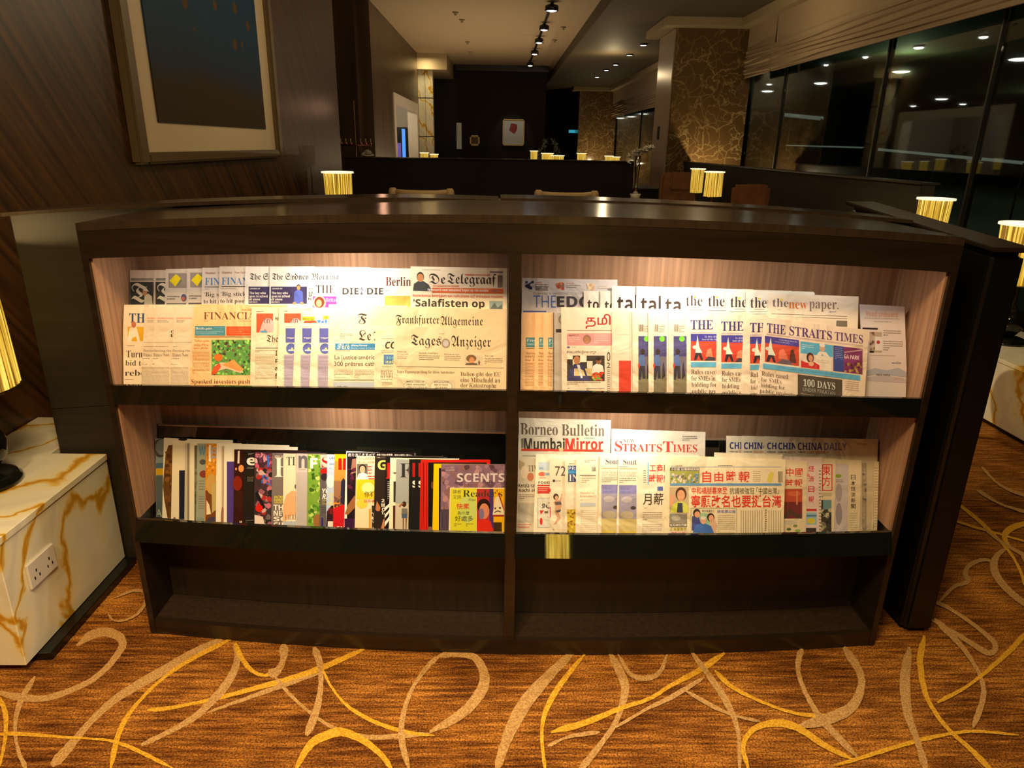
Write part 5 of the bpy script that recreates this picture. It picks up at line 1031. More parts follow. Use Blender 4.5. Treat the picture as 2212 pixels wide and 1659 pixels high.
NP('lilac paper with red vertical characters and side strip', 'l', F2-5*S2, (1620, 984), (1776, 988), (1614, 1155), (1771, 1158), (226, 208, 208), VT(1746, 1006, 13, (206, 60, 60), '経済日報', 22)+[('g', 1769, 1016, 1774, 1150, GY, 7), ('r', 1742, 1099, 1764, 1104, (200, 60, 50)), ('r', 1742, 1107, 1764, 1133, (150, 196, 214)), ('e', 1752, 1125, 9, 6, (220, 206, 60)), ('r', 1742, 1112, 1764, 1116, (90, 130, 170)), ('r', 1741, 1140, 1763, 1160, (60, 52, 56)), ('e', 1745, 1026, 4, 3, (236, 130, 150))], GM)
NP('paper with four red characters over a red sky photo', 'l', F2-6*S2, (1580, 982), (1744, 996), (1574, 1156), (1739, 1159), (232, 218, 188), [('t', 1698, 1011, 1734, 1029, (212, 50, 44), '中國', 'k', 'masthead'), ('t', 1697, 1035, 1734, 1051, (212, 50, 44), '時報', 'k', 'masthead'), ('r', 1690, 1056, 1733, 1120, (196, 84, 60)), ('r', 1690, 1084, 1732, 1120, (120, 50, 50)), ('e', 1716, 1066, 14, 6, (216, 110, 76)), ('p', [(1690, 1120), (1706, 1096), (1722, 1112), (1732, 1108), (1732, 1120)], (84, 60, 50)), ('r', 1720, 1060, 1723, 1090, (226, 150, 110)), ('e', 1704, 1143, 5, 3, (96, 110, 60)), ('e', 1718, 1136, 5, 3, (130, 150, 80)), ('e', 1723, 1146, 6, 3, (150, 190, 90)), ('e', 1708, 1128, 16, 5, (214, 206, 190)), ('e', 1695, 1153, 5, 4, (220, 120, 100))], GM)
NP('plain paper top edge rising behind the big Chinese front page', 'l', F2-6.9*S2, (1543, 977), (1690, 981), (1538, 1155), (1686, 1158), (236, 222, 188), [], GM)
# left group, overlapped from the right
F3 = .038
NP('greyish paper with Kerala headline at the lower divider', 'l', F3+.016, (1120, 990), (1300, 992), (1115, 1152), (1296, 1158), (206, 198, 178), [('p', [(1121, 993), (1134, 1000), (1128, 1020), (1121, 1010)], (176, 160, 130)), ('e', 1133, 1020, 8, 14, (226, 206, 180)), ('e', 1146, 1030, 7, 9, (196, 120, 84)), ('t', 1141, 1005, 1163, 1018, (90, 84, 74), 'TIM', 's', 'masthead'), ('t', 1120, 1044, 1165, 1053, K, 'Kerala rains', 'b'), ('t', 1121, 1055, 1165, 1064, K, 'Kochi airp', 'b'), ('g', 1120, 1068, 1160, 1080, GY, 4), ('r', 1119, 1086, 1160, 1128, (180, 174, 160)), ('t', 1119, 1131, 1148, 1135, (204, 60, 70), 'Bharatpost', 'b'), ('t', 1119, 1136, 1144, 1140, (204, 60, 70), 'fastest', 'b')], GM)
NP('white paper with red bars and framed advert, lower bay left', 'l', F3+.012, (1158, 980), (1430, 984), (1152, 1153), (1426, 1158), (236, 228, 208), [('r', 1163, 998, 1200, 1016, (186, 206, 222)), ('t', 1165, 1009, 1174, 1014, (90, 130, 190), 'NRI', 'b'), ('e', 1171, 1024, 8, 5, (216, 110, 90)), ('r', 1176, 1021, 1200, 1027, (150, 170, 190)), ('r', 1165, 1031, 1180, 1033, (216, 150, 140)), ('t', 1163, 1040, 1195, 1045, K, 'FOOD E', 'b'), ('r', 1161, 1047, 1200, 1050, (190, 50, 44)), ('r', 1161, 1052, 1200, 1066, (196, 60, 54)), ('g', 1163, 1055, 1184, 1063, (236, 190, 180), 4), ('r', 1161, 1075, 1200, 1140, (170, 176, 172)), ('r', 1162.5, 1076.5, 1200, 1138.5, (214, 214, 206)), ('t', 1170, 1085, 1192, 1098, K, 'ون', 'k'), ('p', [(1166, 1102), (1176, 1102), (1168, 1112)], (200, 50, 40)), ('e', 1169, 1126, 3, 8, (206, 40, 36)), ('r', 1176, 1104, 1184, 1109, (110, 90, 80))], GM)
NP('paper with script 72 and reclining woman figure', 'l', F3+.008, (1187, 990), (1380, 994), (1188, 1154), (1376, 1158), (222, 212, 190), [('t', 1199, 1007, 1222, 1028, (80, 74, 66), '72', 'i'), ('t', 1194, 1036, 1199, 1041, K, '■', 'n'), ('g', 1200, 1038, 1218, 1041, GY, 4), ('e', 1201, 1073, 6, 7, (70, 50, 40)), ('e', 1202, 1075, 3.4, 4.4, (206, 160, 130)), ('p', [(1196, 1086), (1200, 1079), (1210, 1080), (1214, 1090), (1211, 1100), (1206, 1106), (1212, 1118), (1203, 1130), (1196, 1134), (1204, 1118), (1198, 1106), (1200, 1094)], (200, 156, 130)), ('p', [(1198, 1084), (1212, 1083), (1213, 1090), (1200, 1091)], (90, 80, 80)), ('p', [(1200, 1103), (1212, 1100), (1210, 1106), (1203, 1107)], (90, 80, 80)), ('p', [(1208, 1082), (1213, 1066), (1215, 1067), (1212, 1084)], (200, 156, 130)), ('r', 1187.5, 1095, 1190, 1118, (226, 90, 150)), ('r', 1187, 1056, 1190, 1062, (206, 60, 70)), ('g', 1194, 1143, 1216, 1147, GY, 4)], GM)
NP('narrow paper with navy box IN and gold strip', 'l', F3+.004, (1221, 992), (1400, 994), (1220, 1154), (1396, 1158), (222, 214, 192), [('r', 1227, 1006, 1260, 1041, (56, 72, 120)), ('t', 1228, 1008, 1262, 1015, (180, 200, 226), 'PRESS', 'b'), ('r', 1227, 1016, 1260, 1023, (60, 140, 200)), ('t', 1229, 1025, 1262, 1039, WH, 'IND', 's'), ('g', 1229, 1001, 1241, 1003, K, 3), ('r', 1225, 1100, 1250, 1156, (196, 170, 50)), ('n', 1225, 1100, 1245, 1156, [(150, 110, 30), (216, 196, 70), (120, 84, 24)], 30, 3)], GM)
NP('cream paper of faint grey text columns', 'l', F3, (1245, 984), (1420, 988), (1243, 1155), (1416, 1158), (228, 218, 194), [('g', 1263, 993, 1287, 1002, (150, 140, 124), 4), ('bar', 1279, 1008, 1287, 1018), ('r', 1252, 1026, 1287, 1027.4, K, 'rule'), ('g', 1257, 1029, 1287, 1044, (160, 150, 134), 4), ('t', 1253, 1062, 1284, 1067, (170, 150, 130), 'Menschen am', 's'), ('t', 1253, 1069, 1288, 1074, (160, 130, 116), 'Kaiserschmarrn', 's'), ('g', 1253, 1079, 1286, 1083, (190, 180, 160), 4), ('r', 1253, 1086, 1287, 1094, (180, 192, 200)), ('t', 1254, 1101, 1260, 1108, (170, 160, 140), 'D', 's'), ('g', 1254, 1102, 1287, 1150, (205, 195, 172), 4)], GM)
sc = [('t', 1308, 990, 1362, 1003, (84, 60, 74), 'South C', 's', 'masthead'), ('r', 1300, 1011, 1338, 1012.2, (226, 150, 60), 'rule'), ('g', 1300, 1007, 1320, 1009, GY, 4), ('t', 1300, 1018, 1340, 1023, (170, 158, 146), 'HOW TO SHUT', 'n'), ('t', 1300, 1024, 1340, 1029, (170, 158, 146), 'OUT SUPERBU', 'n'), ('g', 1300, 1032, 1336, 1042, GY, 4), ('r', 1299, 1047, 1337, 1152, (150, 146, 170)), ('r', 1299, 1047, 1337, 1066, (128, 124, 178)), ('r', 1299, 1120, 1337, 1152, (196, 180, 120)), ('e', 1316, 1112, 15, 9, (176, 166, 140)), ('e', 1316, 1078, 12, 7, (176, 168, 176)), ('e', 1330, 1096, 6, 4, (70, 60, 60)), ('t', 1303, 1052, 1322, 1057, (90, 100, 160), 'Take the', 's'), ('t', 1303, 1059, 1324, 1064, (90, 100, 160), 'high road', 's'), ('r', 1299, 1146, 1337, 1152, (206, 186, 80))]
NP('paper titled So over a dusky sky picture, left of two', 'l', F3-.004, (1296, 978), (1470, 984), (1291, 1155), (1466, 1158), (230, 218, 196), sc, GM)
NP('paper titled Sou over a dusky sky picture, right of two', 'l', F3-.008, (1336, 980), (1510, 984), (1331, 1155), (1506, 1158), (230, 218, 196), shift(sc, 38, 1), GM)
NP('paper with four red characters above two large black ones', 'l', F3-.012, (1378, 983), (1560, 987), (1376, 1156), (1556, 1159), (228, 218, 194), [('r', 1399, 999, 1401, 1047, (96, 160, 206), 'rule'), ('t', 1403, 1003, 1448, 1019, (214, 56, 46), '工商財', 'k', 'masthead'), ('t', 1402, 1025, 1448, 1043, (214, 56, 46), '時報經', 'k', 'masthead'), ('g', 1390, 1016, 1396, 1046, GY, 5), ('r', 1420, 1051, 1432, 1060, (84, 96, 170)), ('t', 1389, 1065, 1456, 1091, (64, 60, 52), '月薪不', 'k'), ('g', 1392, 1096, 1430, 1101, (170, 164, 150), 6), ('g', 1388, 1106, 1430, 1126, GY, 4), ('g', 1387, 1132, 1430, 1154, (160, 152, 136), 4)], GM)
zy = [('t', 1450, 1004, 1474, 1008, GY, 'A1  自由時報', 'n'), ('r', 1449, 1008, 1688, 1009, (150, 170, 200), 'rule'), ('r', 1447, 1010, 1511, 1046, (160, 166, 80)), ('r', 1447, 1010, 1511, 1017, (84, 84, 76)), ('t', 1449, 1011, 1510, 1016.5, WH, '小巨蛋 台灣棒球英雄', 'k'), ('n', 1449, 1022, 1508, 1045, [(226, 214, 190), (190, 180, 170), (120, 110, 100), (236, 226, 210), (90, 150, 200)], 50, 3.4), ('r', 1447, 1044, 1688, 1049, (104, 156, 206)), ('t', 1517, 1017, 1536, 1042, (220, 62, 44), '自', 'k', 'masthead'), ('t', 1543, 1019, 1562, 1040, (220, 62, 44), '由', 'k', 'masthead'), ('t', 1569, 1017, 1589, 1041, (220, 62, 44), '時', 'k', 'masthead'), ('t', 1595, 1018, 1620, 1041, (220, 62, 44), '報', 'k', 'masthead'), ('g', 1626, 1018, 1643, 1042, (180, 168, 140), 4), ('p', [(1657, 1038), (1659, 1026), (1666, 1018), (1671, 1022), (1669, 1034), (1664, 1043)], (220, 210, 96)), ('bar', 1681, 1018, 1690, 1042), ('g', 1551, 1005, 1582, 1007, K, 4),
      ('t', 1494, 1052, 1571, 1067, (214, 48, 38), '中和福朋喜來登', 'k'), ('t', 1576, 1053, 1629, 1067, (74, 68, 56), '抗議被強冠', 'n'), ('t', 1634, 1053, 1682, 1067, (74, 68, 56), '「中國台灣」', 'n'), ('t', 1493, 1069, 1688, 1096, (214, 44, 34), '寧願改名也要挺台灣', 'k'),
      ('r', 1446, 1052, 1487, 1107, (196, 176, 140)), ('p', [(1449, 1107), (1452, 1090), (1464, 1083), (1476, 1083), (1486, 1092), (1487, 1107)], (206, 216, 90)), ('p', [(1462, 1107), (1464, 1086), (1474, 1086), (1475, 1107)], (60, 66, 84)), ('e', 1471, 1067, 12, 15, (84, 56, 42)), ('e', 1471, 1070, 8.5, 12, (226, 170, 130)), ('p', [(1446, 1090), (1447, 1068), (1452, 1070), (1457, 1068), (1456, 1080), (1452, 1094)], (222, 166, 130)), ('r', 1446, 1109, 1484, 1129, (140, 138, 126)), ('e', 1460, 1119, 10, 6, (176, 174, 160)), ('r', 1446, 1130, 1484, 1138, (96, 94, 84)), ('t', 1447, 1131, 1483, 1137, WH, '性騷嫌犯落網', 'k'), ('t', 1447, 1139, 1483, 1146, (176, 168, 40), '女員警勇擒', 'k'), ('r', 1446, 1148, 1484, 1154, (226, 200, 190)), ('t', 1450, 1149, 1480, 1153, RD, '詳見 A3 版', 'k'),
      ('r', 1492, 1097, 1591, 1098, (150, 176, 150), 'rule'), ('r', 1492, 1097, 1493, 1154, (150, 176, 150), 'rule'), ('r', 1590, 1097, 1591, 1154, (150, 176, 150), 'rule'), ('r', 1492, 1153, 1591, 1154, (150, 176, 150), 'rule'), ('e', 1519, 1125, 20, 18, (150, 196, 160)), ('p', [(1494, 1145), (1495, 1115), (1508, 1112), (1514, 1130), (1512, 1150)], (70, 76, 150)), ('e', 1505, 1108, 8, 9, (50, 38, 36)), ('e', 1506, 1111, 6, 7, (222, 160, 124)), ('p', [(1530, 1150), (1534, 1124), (1544, 1122), (1549, 1135), (1546, 1152)], (216, 180, 156)), ('e', 1535, 1117, 8, 9, (60, 36, 32)), ('e', 1536, 1119, 5.5, 7, (226, 170, 140)), ('p', [(1496, 1150), (1503, 1134), (1518, 1128), (1536, 1136), (1542, 1151)], (64, 110, 196)), ('e', 1519, 1124, 6, 8, (226, 170, 150)), ('e', 1519, 1118, 6, 4, (230, 226, 220)), ('t', 1516, 1101, 1543, 1106, K, '東京奧運志工', 'n'), ('t', 1549, 1101, 1589, 1108, (84, 96, 180), '拚年底公投', 'k'), ('g', 1550, 1112, 1588, 1152, (170, 164, 144), 4.2)]
zy += [('r', x, 1102, x+1.5, 1154, (160, 152, 132), 'body_text') for x in range(1600, 1690, 5) if x not in (1650, 1655)]+[('g', 1652, 1101, 1656, 1150, K, 4)]
NP('large Chinese front page with red headlines, foremost of the lower right bay', 'l', F3-.020, (1437, 985), (1697, 992), (1434, 1156), (1692, 1160), (234, 222, 190), zy, GM)

# ================================================================== MAGAZINES, lower left bay
ML = 'magazines fanned out in the lower left bay'
MO = .110; MS = .0026; mi = [0]
def mag(label, tl, tr, bl, br, col, els=(), **k):
    o = MO-mi[0]*MS; mi[0] += 1
    return MG(label, o, tl, tr, bl, br, col, els, ML, **k)
def wdt(tl, bl, w_, d=2, l='l'): return (tl[0]+w_, tl[1]+d), (bl[0]+w_, bl[1]+6)
D_ = (18, 16, 16)
tl, bl = (322, 947), (319, 1122); tr, br = (400, 949), (398, 1128)
mag('teal grey magazine with yellow stripe, leftmost of the lower left bay', tl, tr, bl, br, (110, 128, 130), [('e', 346, 968, 16, 20, (60, 58, 60)), ('e', 350, 966, 14, 17, (104, 112, 112)), ('p', [(331, 986), (333, 984), (337, 992), (334, 994)], D_), ('r', 320, 1012, 400, 1026, (176, 140, 20)), ('r', 320, 1000, 400, 1011, (60, 90, 104)), ('r', 319, 1027, 400, 1130, (70, 84, 84)), ('t', 323, 1100, 350, 1116, (150, 160, 150), 'CA', 'n')])
mag('white magazine with brown standing figure at its edge', (354, 946), (503, 951), (350, 1124), (499, 1132), (214, 208, 188), [('p', [(355, 1010), (358, 980), (364, 962), (378, 960), (378, 1130), (362, 1130), (355, 1080), (352, 1050)], (92, 62, 30)), ('n', 357, 975, 374, 1110, [(120, 84, 36), (70, 46, 26), (104, 70, 34)], 24, 6), ('e', 395, 949, 10, 3, D_)])
mag('cream magazine with tall navy rectangle', (373, 953), (522, 958), (369, 1124), (518, 1134), (222, 214, 188), [('r', 387, 1016, 404, 1136, (34, 36, 52)), ('e', 377, 1120, 3, 3, (110, 90, 110))])
mag('grey magazine spine strip right of the navy rectangle one', (400, 957), (548, 960), (398, 1126), (545, 1136), (188, 180, 160), [('r', 405, 958, 408, 1130, (130, 118, 100))])
mag('pale ivory magazine strip with dark right margin', (411, 957), (560, 960), (409, 1127), (556, 1136), (226, 220, 196), [('r', 420, 962, 427, 1135, (96, 96, 80)), ('n', 420, 1010, 427, 1100, [(70, 80, 60), (120, 120, 96)], 12, 5)])
mag('grey green magazine with blue W', (426, 958), (574, 962), (423, 1128), (570, 1138), (152, 158, 140), [('t', 430, 963, 452, 983, (70, 130, 170), 'Wo', 'b'), ('e', 440, 1024, 9, 8, (130, 60, 50)), ('e', 438, 998, 7, 6, (80, 84, 80)), ('g', 430, 1038, 442, 1064, GY, 6), ('g', 429, 1072, 442, 1100, GY, 5), ('t', 427, 1118, 450, 1124, (100, 150, 170), 'COLLE', 'b')])
mag('orange topped magazine with tall white letter I', (445, 958), (592, 962), (442, 1128), (590, 1138), (206, 140, 40), [('n', 446, 959, 468, 1030, [(226, 150, 40), (190, 110, 30), (236, 180, 80)], 40, 4), ('r', 451, 961, 456, 997, (240, 236, 226)), ('t', 455, 966, 470, 990, (170, 160, 160), 'B', 'b'), ('e', 458, 1046, 13, 22, (196, 160, 90)), ('p', [(444, 1060), (470, 1050), (470, 1136), (444, 1130)], (120, 70, 36)), ('p', [(446, 1080), (452, 1090), (456, 1110), (446, 1112)], (236, 220, 190)), ('p', [(457, 1050), (467, 1040), (468, 1100), (458, 1108)], (190, 170, 110)), ('e', 458, 1128, 12, 12, (70, 64, 84))])
mag('plain white magazine reaching under the light', (468, 958), (625, 962), (466, 1130), (620, 1138), (236, 232, 214), [('r', 479, 964, 484, 1136, (190, 170, 150)), ('e', 481, 1120, 4, 26, (160, 110, 90))])
mag('white magazine with tall purple rectangle', (485, 961), (643, 966), (483, 1131), (638, 1140), (240, 238, 222), [('r', 490, 997, 520, 1140, (82, 62, 140))])
mag('maroon magazine with white letter stroke and orange glow', (506, 971), (663, 973), (504, 1132), (658, 1140), (56, 26, 22), [('p', [(514, 974), (518, 974), (517, 1001), (513, 1001)], (236, 226, 210)), ('e', 521, 1012, 6, 8, (226, 150, 90)), ('e', 510, 1013, 2, 3, (226, 160, 100)), ('e', 513, 1044, 10, 16, (130, 40, 24)), ('e', 516, 1080, 10, 20, (60, 32, 24)), ('t', 517, 1125, 524, 1131, (226, 216, 200), 'R', 's')])
mag('black magazine with white lower-case e', (527, 974), (692, 976), (526, 1132), (688, 1142), (36, 32, 30), [('t', 533, 988, 553, 1005, (240, 236, 230), 'e', 'B'), ('g', 536, 979, 548, 984, (180, 176, 170), 2.5), ('g', 534, 1009, 548, 1015, (150, 146, 140), 2.5), ('g', 534, 1030, 548, 1042, (150, 146, 140), 4), ('g', 531, 1123, 548, 1131, (130, 126, 120), 4)])
mag('pink and blue collage magazine', (550, 977), (706, 979), (549, 1134), (702, 1142), (70, 50, 56), [('n', 551, 978, 590, 1010, [(226, 150, 176), (200, 90, 130), (240, 190, 206), (120, 60, 90)], 26, 7), ('n', 551, 1010, 588, 1136, [(60, 50, 56), (170, 50, 50), (150, 90, 110), (110, 100, 100), (200, 170, 170), (40, 40, 46), (190, 110, 130)], 60, 8), ('n', 564, 1024, 586, 1050, [(70, 90, 200), (60, 120, 190)], 14, 3), ('p', [(576, 985), (581, 983), (582, 1006), (578, 1010)], (60, 110, 220)), ('p', [(551, 1066), (556, 1060), (574, 1096), (568, 1100)], (30, 28, 34)), ('e', 560, 1098, 8, 8, (206, 36, 30)), ('p', [(550, 1134), (550, 1112), (568, 1116), (572, 1136)], (226, 210, 206)), ('t', 555, 982, 575, 1004, (60, 40, 80), 'TC', 's')])
mag('grey magazine with large white H and bold white lines', (588, 979), (736, 982), (586, 1136), (732, 1142), (122, 112, 112), [('t', 593, 988, 634, 1030, (240, 236, 228), 'H', 's'), ('t', 594, 984, 616, 987, WH, 'HER WO', 'b'), ('t', 592, 1071, 618, 1076, (230, 214, 40), 'AUTHEN', 'b'), ('t', 592, 1077, 618, 1082, (230, 214, 40), 'DARING', 'b'), ('t', 592, 1083, 618, 1088, (230, 214, 40), 'UNIQUE', 'b'), ('t', 591, 1090, 622, 1102, WH, 'THE', 'B'), ('t', 591, 1103, 624, 1114, WH, 'NEW', 'B'), ('t', 591, 1116, 622, 1126, WH, 'SG', 'B'), ('t', 591, 1128, 622, 1140, WH, 'GUY', 'B')])
mag('cream magazine with serif TI above a hand', (612, 980), (760, 983), (611, 1137), (757, 1142), (234, 224, 198), [('t', 619, 987, 656, 1005, (70, 66, 60), 'TIM', 's'), ('p', [(612, 1136), (612, 1090), (618, 1070), (630, 1060), (642, 1062), (642, 1110), (624, 1116)], (226, 176, 130)), ('p', [(628, 1080), (642, 1072), (642, 1076), (630, 1084)], (190, 130, 90)), ('e', 639, 1051, 3, 5, (110, 106, 120)), ('t', 616, 1112, 648, 1122, (150, 110, 70), 'PIERRE', 's'), ('r', 612, 1126, 642, 1142, (176, 186, 200))])
mag('silver magazine with thick grey n', (640, 980), (789, 983), (639, 1138), (786, 1142), (198, 192, 190), [('t', 645, 984, 664, 1011, (104, 100, 106), 'n', 'B'), ('g', 645, 1014, 660, 1017, GY, 3), ('r', 641, 1020, 664, 1142, (184, 178, 178))])
mag('leafy green magazine with white F', (665, 981), (812, 984), (663, 1139), (810, 1142), (120, 160, 60), [('n', 666, 982, 700, 1142, [(80, 130, 40), (150, 190, 80), (190, 210, 120), (60, 96, 36), (110, 160, 60)], 90, 6), ('t', 670, 989, 686, 1012, (240, 238, 226), 'F', 'B'), ('e', 686, 1126, 9, 16, (150, 104, 60))])
mag('dark magazine with red swash S', (692, 982), (840, 985), (690, 1140), (838, 1143), (96, 90, 94), [('r', 692, 983, 720, 1010, (206, 190, 180)), ('t', 695, 987, 713, 1010, (206, 30, 34), 'S', 's'), ('e', 700, 1018, 8, 6, (196, 30, 30)), ('e', 701, 1030, 8, 8, (50, 40, 44)), ('t', 696, 1055, 712, 1066, WH, 'YO', 'i'), ('t', 696, 1067, 712, 1078, WH, 'RA', 'i'), ('g', 696, 1080, 706, 1090, (190, 190, 90), 4), ('g', 694, 1095, 706, 1116, (60, 60, 70), 4), ('r', 694, 1118, 698, 1138, (50, 46, 120))])
mag('pale blue magazine with yellow lines and dark bottom photo', (707, 982), (850, 985), (704, 1141), (848, 1143), (176, 196, 226), [('t', 712, 987, 730, 992, (60, 70, 140), 'LADY', 'b'), ('g', 712, 1000, 724, 1006, (70, 84, 150), 3), ('g', 712, 1011, 724, 1014, (70, 84, 150), 3), ('e', 714, 1040, 9, 14, (226, 226, 230)), ('t', 711, 1066, 728, 1072, (226, 210, 60), 'TOP', 'b'), ('t', 711, 1074, 728, 1082, (226, 210, 60), 'THE', 'b'), ('t', 710, 1084, 728, 1091, (226, 210, 60), 'NEW', 'b'), ('p', [(704, 1143), (706, 1105), (716, 1092), (726, 1092), (726, 1143)], (50, 30, 36)), ('t', 709, 1098, 728, 1110, (150, 40, 40), 'TRAVEL', 'B'), ('r', 708, 1126, 724, 1138, (220, 216, 210))])
mag('orange sunset magazine with red letters over red ground', (723, 981), (868, 985), (719, 1141), (865, 1144), (220, 140, 60), [('r', 723, 981, 748, 996, (236, 170, 20)), ('r', 721, 1038, 748, 1085, (150, 110, 80)), ('p', [(719, 1143), (720, 1098), (748, 1088), (748, 1143)], (196, 30, 40)), ('p', [(735, 1090), (737, 1040), (742, 1032), (747, 1040), (747, 1090)], (40, 40, 66)), ('n', 722, 1072, 740, 1096, [(80, 56, 56), (110, 80, 70)], 12, 4), ('r', 731, 990, 738, 1015, (206, 26, 20)), ('r', 741, 990, 748, 1015, (206, 26, 20)), ('t', 728, 1137, 750, 1145, WH, 'FAR', 'B')])
mag('black bordered magazine with Japanese lettering along its top', (748, 975), (897, 979), (743, 1143), (893, 1146), (240, 236, 226), [('r', 749.5, 977, 896, 1150, (34, 24, 32)), ('t', 752, 979, 810, 986.5, WH, '創り方こそすべて', 'k'), ('t', 814, 980, 848, 985, WH, '特集 日本の美意識', 'k'), ('t', 852, 981, 890, 985, WH, '最新の建築と暮らし', 'k'), ('p', [(757, 1026), (761, 992), (771, 990), (771, 1020)], (150, 104, 90)), ('n', 750, 1010, 770, 1060, [(90, 34, 60), (50, 28, 40), (30, 22, 30)], 16, 6), ('p', [(745, 1110), (752, 1090), (766, 1070), (771, 1076), (771, 1092), (752, 1112)], (150, 100, 60)), ('r', 744, 1120, 771, 1146, (56, 30, 66))])
mag('white and yellow Chinese magazine with woman portrait', (770, 985), (868, 986), (766, 1143), (866, 1146), (226, 214, 180), [('t', 774, 988, 818, 993, GY, '深圳工运获全球关注', 'n'), ('t', 774, 996, 818, 1001, GY, '统计硕士找到第一份', 'n'), ('r', 771, 1002, 794, 1035, (104, 100, 92)), ('e', 783, 1012, 8, 9, (40, 32, 30)), ('e', 783, 1014, 6, 8, (226, 170, 140)), ('p', [(771, 1035), (774, 1024), (783, 1020), (793, 1024), (797, 1035)], (240, 238, 232)), ('r', 795, 1005, 812, 1033, (236, 226, 206)), ('t', 794, 1006, 815, 1030, (206, 40, 40), '至上', 'n'), ('r', 796, 1033, 812, 1035, (206, 40, 40)), ('r', 770, 1036, 812, 1078, (232, 196, 40)), ('e', 795, 1054, 14, 12, (246, 236, 150)), ('e', 782, 1088, 12, 10, (232, 200, 70)), ('t', 787, 1061, 818, 1074, (50, 44, 36), '你不知', 'k'), ('t', 786, 1079, 818, 1086, (190, 70, 60), '跃升金融', 'k'), ('r', 797, 1099, 801, 1146, (226, 150, 40)), ('r', 803, 1092, 815, 1146, (60, 54, 50)), ('n', 803, 1100, 812, 1144, [(200, 190, 170), (40, 40, 40)], 14, 3)])
mag('black magazine with pale yellow G', (810, 984), (958, 985), (807, 1143), (955, 1148), (44, 36, 32), [('r', 811, 986, 956, 990, (70, 60, 54)), ('t', 816, 994, 836, 1015, (236, 216, 110), 'G', 'b'), ('g', 816, 988, 850, 990, (190, 180, 160), 3), ('p', [(811, 1100), (814, 1082), (822, 1096), (820, 1104), (814, 1104)], (176, 120, 80)), ('t', 824, 1078, 838, 1085, WH, '20', 'b'), ('t', 824, 1087, 838, 1095, WH, 'MA', 'b'), ('t', 825, 1097, 838, 1104, WH, 'OT', 'b'), ('t', 824, 1105, 840, 1111, WH, 'TAL', 'b'), ('p', [(822, 1146), (828, 1122), (836, 1116), (836, 1146)], (190, 130, 96))])
mag('black magazine with red block and slanted white letters', (833, 986), (966, 988), (830, 1143), (962, 1148), (30, 26, 26), [('r', 836, 1000, 850, 1032, (206, 36, 30)), ('r', 834, 1032, 850, 1034, (206, 36, 30)), ('g', 837, 1040, 842, 1080, (190, 186, 180), 4), ('p', [(831, 1096), (843, 1086), (843, 1092), (831, 1104)], WH), ('p', [(831, 1112), (843, 1098), (843, 1104), (831, 1120)], WH), ('p', [(831, 1128), (843, 1112), (843, 1120), (831, 1138)], WH)])
mag('thick white magazine spine beside the grey F magazine', (843, 989), (992, 991), (840, 1144), (988, 1148), (232, 226, 204), [('r', 850, 1040, 855, 1085, (50, 46, 44)), ('r', 850, 1020, 856, 1024, GY), ('r', 849, 1092, 856, 1146, (80, 30, 26))])
mag('grey blue magazine with black F and posing woman', (856, 992), (1000, 994), (853, 1145), (996, 1149), (156, 162, 164), [('t', 864, 1001, 889, 1031, (50, 50, 54), 'F', 's'), ('r', 854, 1088, 890, 1150, (190, 184, 166)), ('e', 873, 1089, 5, 6, (60, 44, 34)), ('p', [(861, 1093), (870, 1085), (872, 1088), (864, 1096)], (140, 96, 70)), ('p', [(867, 1112), (868, 1098), (880, 1098), (881, 1112)], (110, 110, 106)), ('p', [(868, 1110), (880, 1110), (880, 1119), (868, 1119)], (70, 90, 120)), ('p', [(870, 1119), (873, 1119), (872, 1146), (870, 1146)], (120, 76, 50)), ('p', [(876, 1119), (879, 1119), (878, 1146), (876, 1146)], (120, 76, 50))])
for i, dx in enumerate((0, 13)):
    mag('black magazine with red tab and white s, %s of a pair' % ('left', 'right')[i], (884+dx, 992), (1030, 994), (882+dx, 1146), (1027, 1150), (28, 28, 28), [('r', 891+dx, 1000, 908+dx, 1030, (170, 32, 26)), ('t', 891+dx, 1038, 901+dx, 1053, (230, 228, 220), 's', 'B')])
mag('red magazine spine left of the black one with thin red border', (909, 993), (1058, 993), (906, 1146), (1055, 1150), (186, 34, 26), [('r', 914, 999, 916, 1148, (120, 24, 20))])
mag('black magazine with thin red border', (918, 993), (1059, 994), (914, 1147), (1056, 1150), (196, 34, 26), [('r', 925, 999, 1051, 1150, (24, 20, 22)), ('r', 921, 996, 922, 1150, (120, 24, 20)), ('e', 934, 1048, 3, 8, (90, 60, 56)), ('e', 929, 1142, 5, 5, (120, 90, 70))])
mag('yellow bordered magazine left of the purple one', (937, 1002), (1062, 1003), (934, 1148), (1058, 1151), (236, 196, 10), [('r', 948, 1011, 1050, 1151, (20, 20, 30))])
pv = [('n', 954, 1004, 1092, 1150, [(120, 92, 118), (150, 118, 140), (96, 72, 96), (170, 130, 140), (130, 96, 100), (86, 60, 76)], 190, 8), ('t', 987, 1022, 1090, 1041, (206, 200, 206), 'SCENTS', 'b', 'masthead'), ('g', 964, 1010, 982, 1020, (170, 160, 170), 3), ('r', 952, 1100, 970, 1152, (76, 64, 84))]
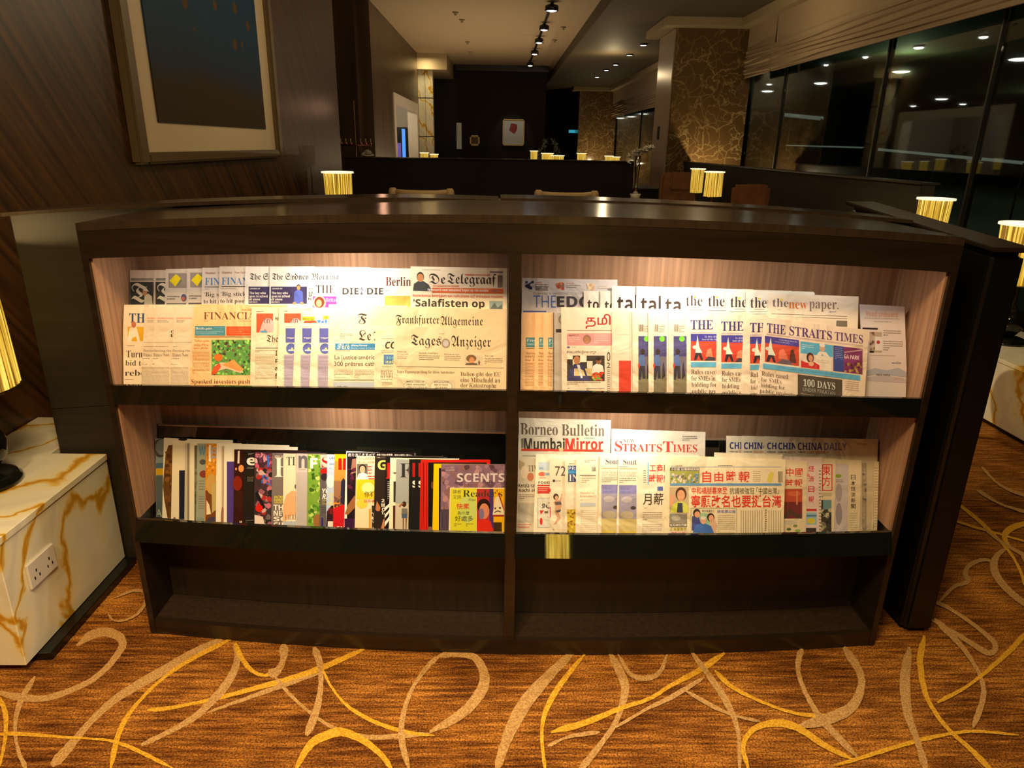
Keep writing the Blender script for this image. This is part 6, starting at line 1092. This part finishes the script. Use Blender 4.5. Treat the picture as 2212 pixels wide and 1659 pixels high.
mag('purple textured magazine lettered in pale capitals', (953, 1003), (1093, 1003), (951, 1149), (1092, 1152), (128, 100, 124), pv)
rd = [('r', 973, 1055, 1029, 1152, (206, 206, 50)), ('e', 1010, 1100, 20, 30, (186, 206, 110)), ('t', 978, 1058, 996, 1066, (60, 70, 60), '讀者', 'n'), ('t', 978, 1069, 996, 1078, (60, 70, 60), '文摘', 'n'), ('r', 1030, 1056, 1066, 1152, (170, 46, 50)), ('r', 1057, 1056, 1066, 1140, (70, 50, 120)), ('r', 1066, 1056, 1091, 1152, (220, 170, 20)), ('p', [(1064, 1112), (1070, 1075), (1078, 1070), (1091, 1100), (1091, 1112)], (216, 206, 180)), ('p', [(1075, 1066), (1078, 1064), (1091, 1098), (1091, 1105)], (170, 60, 40)), ('r', 1064, 1112, 1091, 1116, (150, 50, 40)), ('e', 1070, 1098, 2, 2, K), ('e', 1080, 1097, 2.4, 2, K), ('p', [(1068, 1106), (1075, 1102), (1082, 1105), (1082, 1107), (1075, 1104.5), (1068, 1108)], K), ('r', 1066, 1128, 1084, 1152, (60, 44, 30)),
      ('e', 1045, 1093, 14, 16, (40, 24, 20)), ('e', 1046, 1104, 11, 17, (200, 130, 100)), ('e', 1040, 1110, 6, 12, (120, 110, 150)), ('p', [(1030, 1152), (1032, 1126), (1044, 1120), (1060, 1126), (1066, 1152)], (206, 44, 30)),
      ('t', 1000, 1058, 1085, 1073, (50, 60, 50), "Reader's", 's', 'masthead'), ('t', 1012, 1076, 1028, 1083, (90, 96, 80), 'dige', 's'), ('t', 986, 1087, 1014, 1100, (196, 60, 40), '快樂', 'k'), ('t', 988, 1104, 1014, 1112, (60, 60, 30), '為什麼', 'n'), ('t', 983, 1114, 1022, 1126, (40, 46, 30), '好處多', 'n'), ('g', 981, 1131, 996, 1139, (90, 90, 40), 4), ('g', 1006, 1131, 1022, 1139, (90, 90, 40), 4)]
mi[0] += .6
mag('small yellow and red booklet magazine with child face, front right corner', (972, 1054), (1092, 1054), (969, 1150), (1091, 1153), (226, 216, 170), rd)
